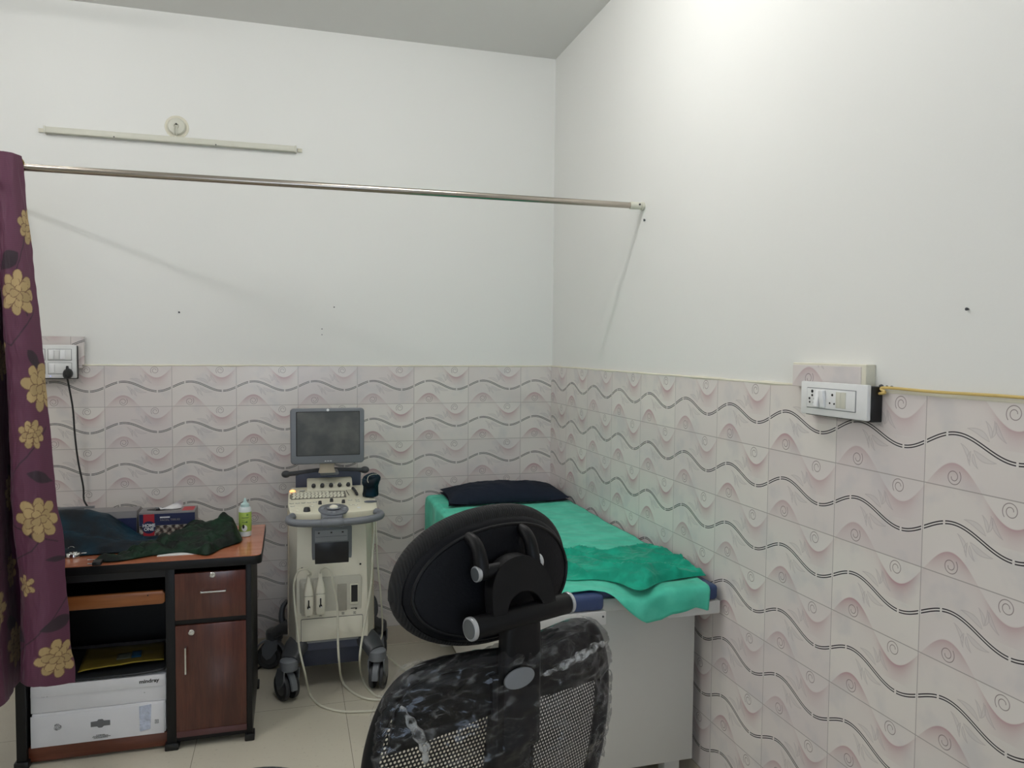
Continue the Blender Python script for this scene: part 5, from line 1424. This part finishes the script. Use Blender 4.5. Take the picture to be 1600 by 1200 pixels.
# backrest frame
BZT, BZB = 1.178, .60
def bout(s):       # outline, s 0..1 counter-clockwise from the right bottom
    P = [(.15, .56), (.195, .62), (.212, .74), (.224, .86), (.228, .96), (.222, 1.05), (.196, 1.118), (.15, 1.146), (.07, 1.146), (0, 1.138), (-.07, 1.146), (-.15, 1.146), (-.196, 1.118), (-.222, 1.05), (-.228, .96), (-.224, .86), (-.212, .74), (-.195, .62), (-.15, .56), (0, .545)]
    return P
def by(x, z):      # shape of the back: wraps forward at the sides, bellied at the lumbar
    return .020 + .20 * (1.16 - z) + .38 * x * x * (1 + .8 * (z < .9) * (.9 - z)) + .05 * math.sin((z - .6) / .58 * PI) * -.6 + .012 * ((z - .6) / .58)
ol = smooth_pts([(x, 0, z) for x, z in bout(0) + [bout(0)[0]]], 8)
bm = B(); pts = [Vector((p.x, by(p.x, p.z), p.z)) for p in ol]
tube(bm, pts, .0125, 12, sm=False); obj('backrest_frame', bm, M['ch_black'], ch)
ox_ = [p for p in ol]
def half_w(z):
    xs = [abs(p.x) for p in ol if abs(p.z - z) < .012]; return max(xs) if xs else .16
hw = [half_w(.56 + .58 * k / 60) for k in range(61)]
def meshpt(u, v):
    z = .56 + .578 * v; w = hw[min(60, int(v * 60))]; x = (2 * u - 1) * w; return Vector((x, by(x, z) + .004, z))
bm = B(); grid(bm, meshpt, 40, 60, uvf=lambda u, v: ((2 * u - 1) * .225, v * .572)); KEEP.add(id(bm))
obj('backrest_mesh', bm, M['mesh'], ch, label='black see-through mesh')
bm = B()      # upper solid band of the frame behind the film
grid(bm, lambda u, v: Vector(((2 * u - 1) * .205 * (1 - .10 * v), by((2 * u - 1) * .2, 1.09 + .050 * v) - .004, 1.062 + .076 * v - .02 * (1 - v) * abs(2 * u - 1))), 30, 5); o = obj('upper_band', bm, M['ch_black'], ch); solid(o, .010)
bm = B(); R_ = []
for z, w_, d_ in ((1.12, .045, .012), (1.05, .040, .014), (.9, .040, .018), (.75, .045, .022), (.6, .05, .028), (.50, .05, .03)):
    R_.append([Vector((w_ * math.copysign(abs(math.cos(a)) ** .5, math.cos(a)), by(0, z) - .008 + d_ * math.copysign(abs(math.sin(a)) ** .5, math.sin(a)), z)) for a in [2 * PI * i / 20 for i in range(20)]])
rings(bm, R_); obj('backrest_spine', bm, M['ch_black'], ch)
bm = B(); prism(bm, ell(.056, .029, 36), .004, T(-.022, by(0, 1.11) - .054, 1.124) @ RX(-6), .001); obj('oval_badge', bm, M['badge'], ch, label='grey oval badge')
# plastic film over the backrest
def filmpt(u, v):
    a = 2 * u - 1
    z = 1.160 - .36 * v * (1 - .25 * abs(a)); w = half_w(max(.61, min(1.130, z - .01))) + .006
    if z > 1.130: w = .150 + .055 * math.sqrt(max(0, (1.160 - z) / .03))
    x = a * w; yb_ = by(x, min(z, 1.15)) - .028 + .012 * abs(a) ** 3 - .02 * (1 - a * a) * min(1, v * 3)
    cr = .007 * fbm(x * 11 + z * 12, z * 26 - x * 8) + .004 * abs(fbm(x * 40, z * 40, 2)) + .010 * abs(fbm(x * 5 + z * 9, z * 9 - x * 4, 8))
    return Vector((x - abs(cr) * a * .5, yb_ - cr * 1.6, z + .006 * fbm(x * 16, 2)))
bm = B(); grid(bm, filmpt, 110, 70)
def filmtop(u, v):
    a = 2 * u - 1; x0 = filmpt(u, 0); f_ = Vector((x0.x, x0.y + .050 * v, x0.z + .004 * math.sin(v * PI) - .02 * v ** 3 + .002 * fbm(x0.x * 30, v * 5))); return f_
grid(bm, filmtop, 110, 14); bmesh.ops.remove_doubles(bm, verts=bm.verts, dist=.0001)
for s in (-1, 1):
    def filmside(u, v, s=s):
        p = filmpt(0 if s < 0 else 1, u); return Vector((p.x + s * (.002 * math.sin(v * PI)) - s * .006 * v, p.y + .034 * v, p.z + .004 * fbm(u * 20, v * 4)))
    grid(bm, filmside, 70, 10)
bmesh.ops.remove_doubles(bm, verts=bm.verts, dist=.0002)
obj('plastic_wrap', bm, M['film'], ch, angle=180, label='clear crinkled plastic wrap over the backrest top')
# gathered film knots
for pts in ([(-.20, .012, 1.120), (-.185, .004, 1.09), (-.172, -.004, 1.06), (-.170, .0, 1.03)], [(.03, -.016, 1.112), (.09, -.012, 1.116), (.15, -.004, 1.122), (.20, .018, 1.112)]):
    bm = B(); tube(bm, pts, .0065, 9, rad=lambda q_: .25 + .9 * math.sin(q_ * PI) + .25 * math.sin(q_ * 31)); obj('film_knot', bm, M['film_bunch'], ch, label='bunched film')
# seat, arms, base (mostly out of frame)
def pad(x0, x1, y0, y1, z0, z1, b_): bm = B(); box(bm, x0, x1, y0, y1, z0, z1, b_, 4); return bm
obj('seat', pad(-.24, .24, .07, .53, .46, .53, .03), M['ribbed'], ch)
bm = B(); box(bm, -.12, .12, .12, .40, .42, .462, .01); box(bm, -.05, .05, -.01, .2, .44, .50, .01); obj('seat_plate', bm, M['ch_black'], ch)
for s in (-1, 1):
    bm = B(); tube(bm, [(s * .20, .30, .455), (s * .27, .30, .47), (s * .285, .28, .56), (s * .28, .27, .66)], .016, 12); a_ = obj('armrest_post', bm, M['ch_black'], ch)
    obj('armrest_pad', pad(s * .28 - .04, s * .28 + .04, .14, .40, .66, .69, .012), M['ch_black'], ch)
bm = B(); cyl(bm, (0, .27, .10), (0, .27, .43), .026, n=24); obj('gas_column', bm, M['ch_black'], ch)
for k in range(5):
    a = 2 * PI * k / 5 + .3; d = Vector((math.cos(a), math.sin(a), 0)); c0 = Vector((0, .27, .11))
    bm = B(); tube(bm, [c0, c0 + d * .15 + Vector((0, 0, -.01)), c0 + d * .30 + Vector((0, 0, -.035))], .022, 10, rad=lambda q_: 1.1 - .4 * q_); l = obj('base_leg', bm, M['ch_black'], ch)
    e = c0 + d * .30; 
    for s in (-1, 1):
        n_ = Vector((-d.y, d.x, 0)); bm = B(); cyl(bm, Vector((e.x, e.y, .028)) + n_ * s * .006, Vector((e.x, e.y, .028)) + n_ * s * .022, .028, n=20, bev=.003); obj('castor_wheel', bm, M['ch_black'], l)

# black stool whose rim shows at the bottom edge
q = atz(418, 1192, .50)
t = thing('stool', 'dark padded stool seat whose rim shows at the bottom edge of the view', 'stool', (q.x - .03, q.y - .17, 0))
c = Vector((q.x - .03, q.y - .17, 0))
bm = B(); lathe(bm, [(.14, .435), (.165, .445), (.175, .465), (.172, .487), (.155, .500), (.08, .504), (.002, .505)], c, n=44); obj('seat', bm, M['stool'], t)
bm = B(); cyl(bm, c + Vector((0, 0, .10)), c + Vector((0, 0, .44)), .022, n=20); obj('column', bm, M['chrome'], t)
for k in range(5):
    a = 2 * PI * k / 5; d = Vector((math.cos(a), math.sin(a), 0)); bm = B(); tube(bm, [c + Vector((0, 0, .12)), c + d * .12 + Vector((0, 0, .09)), c + d * .22 + Vector((0, 0, .05))], .014, 10); l = obj('leg', bm, M['chrome'], t)
    bm = B(); e = c + d * .22; cyl(bm, (e.x - d.y * .012, e.y + d.x * .012, .024), (e.x + d.y * .012, e.y - d.x * .012, .024), .024, n=16, bev=.003); obj('castor_wheel', bm, M['tyre'], l)

for o in bpy.data.objects:
    if '_local' in o: del o['_local']
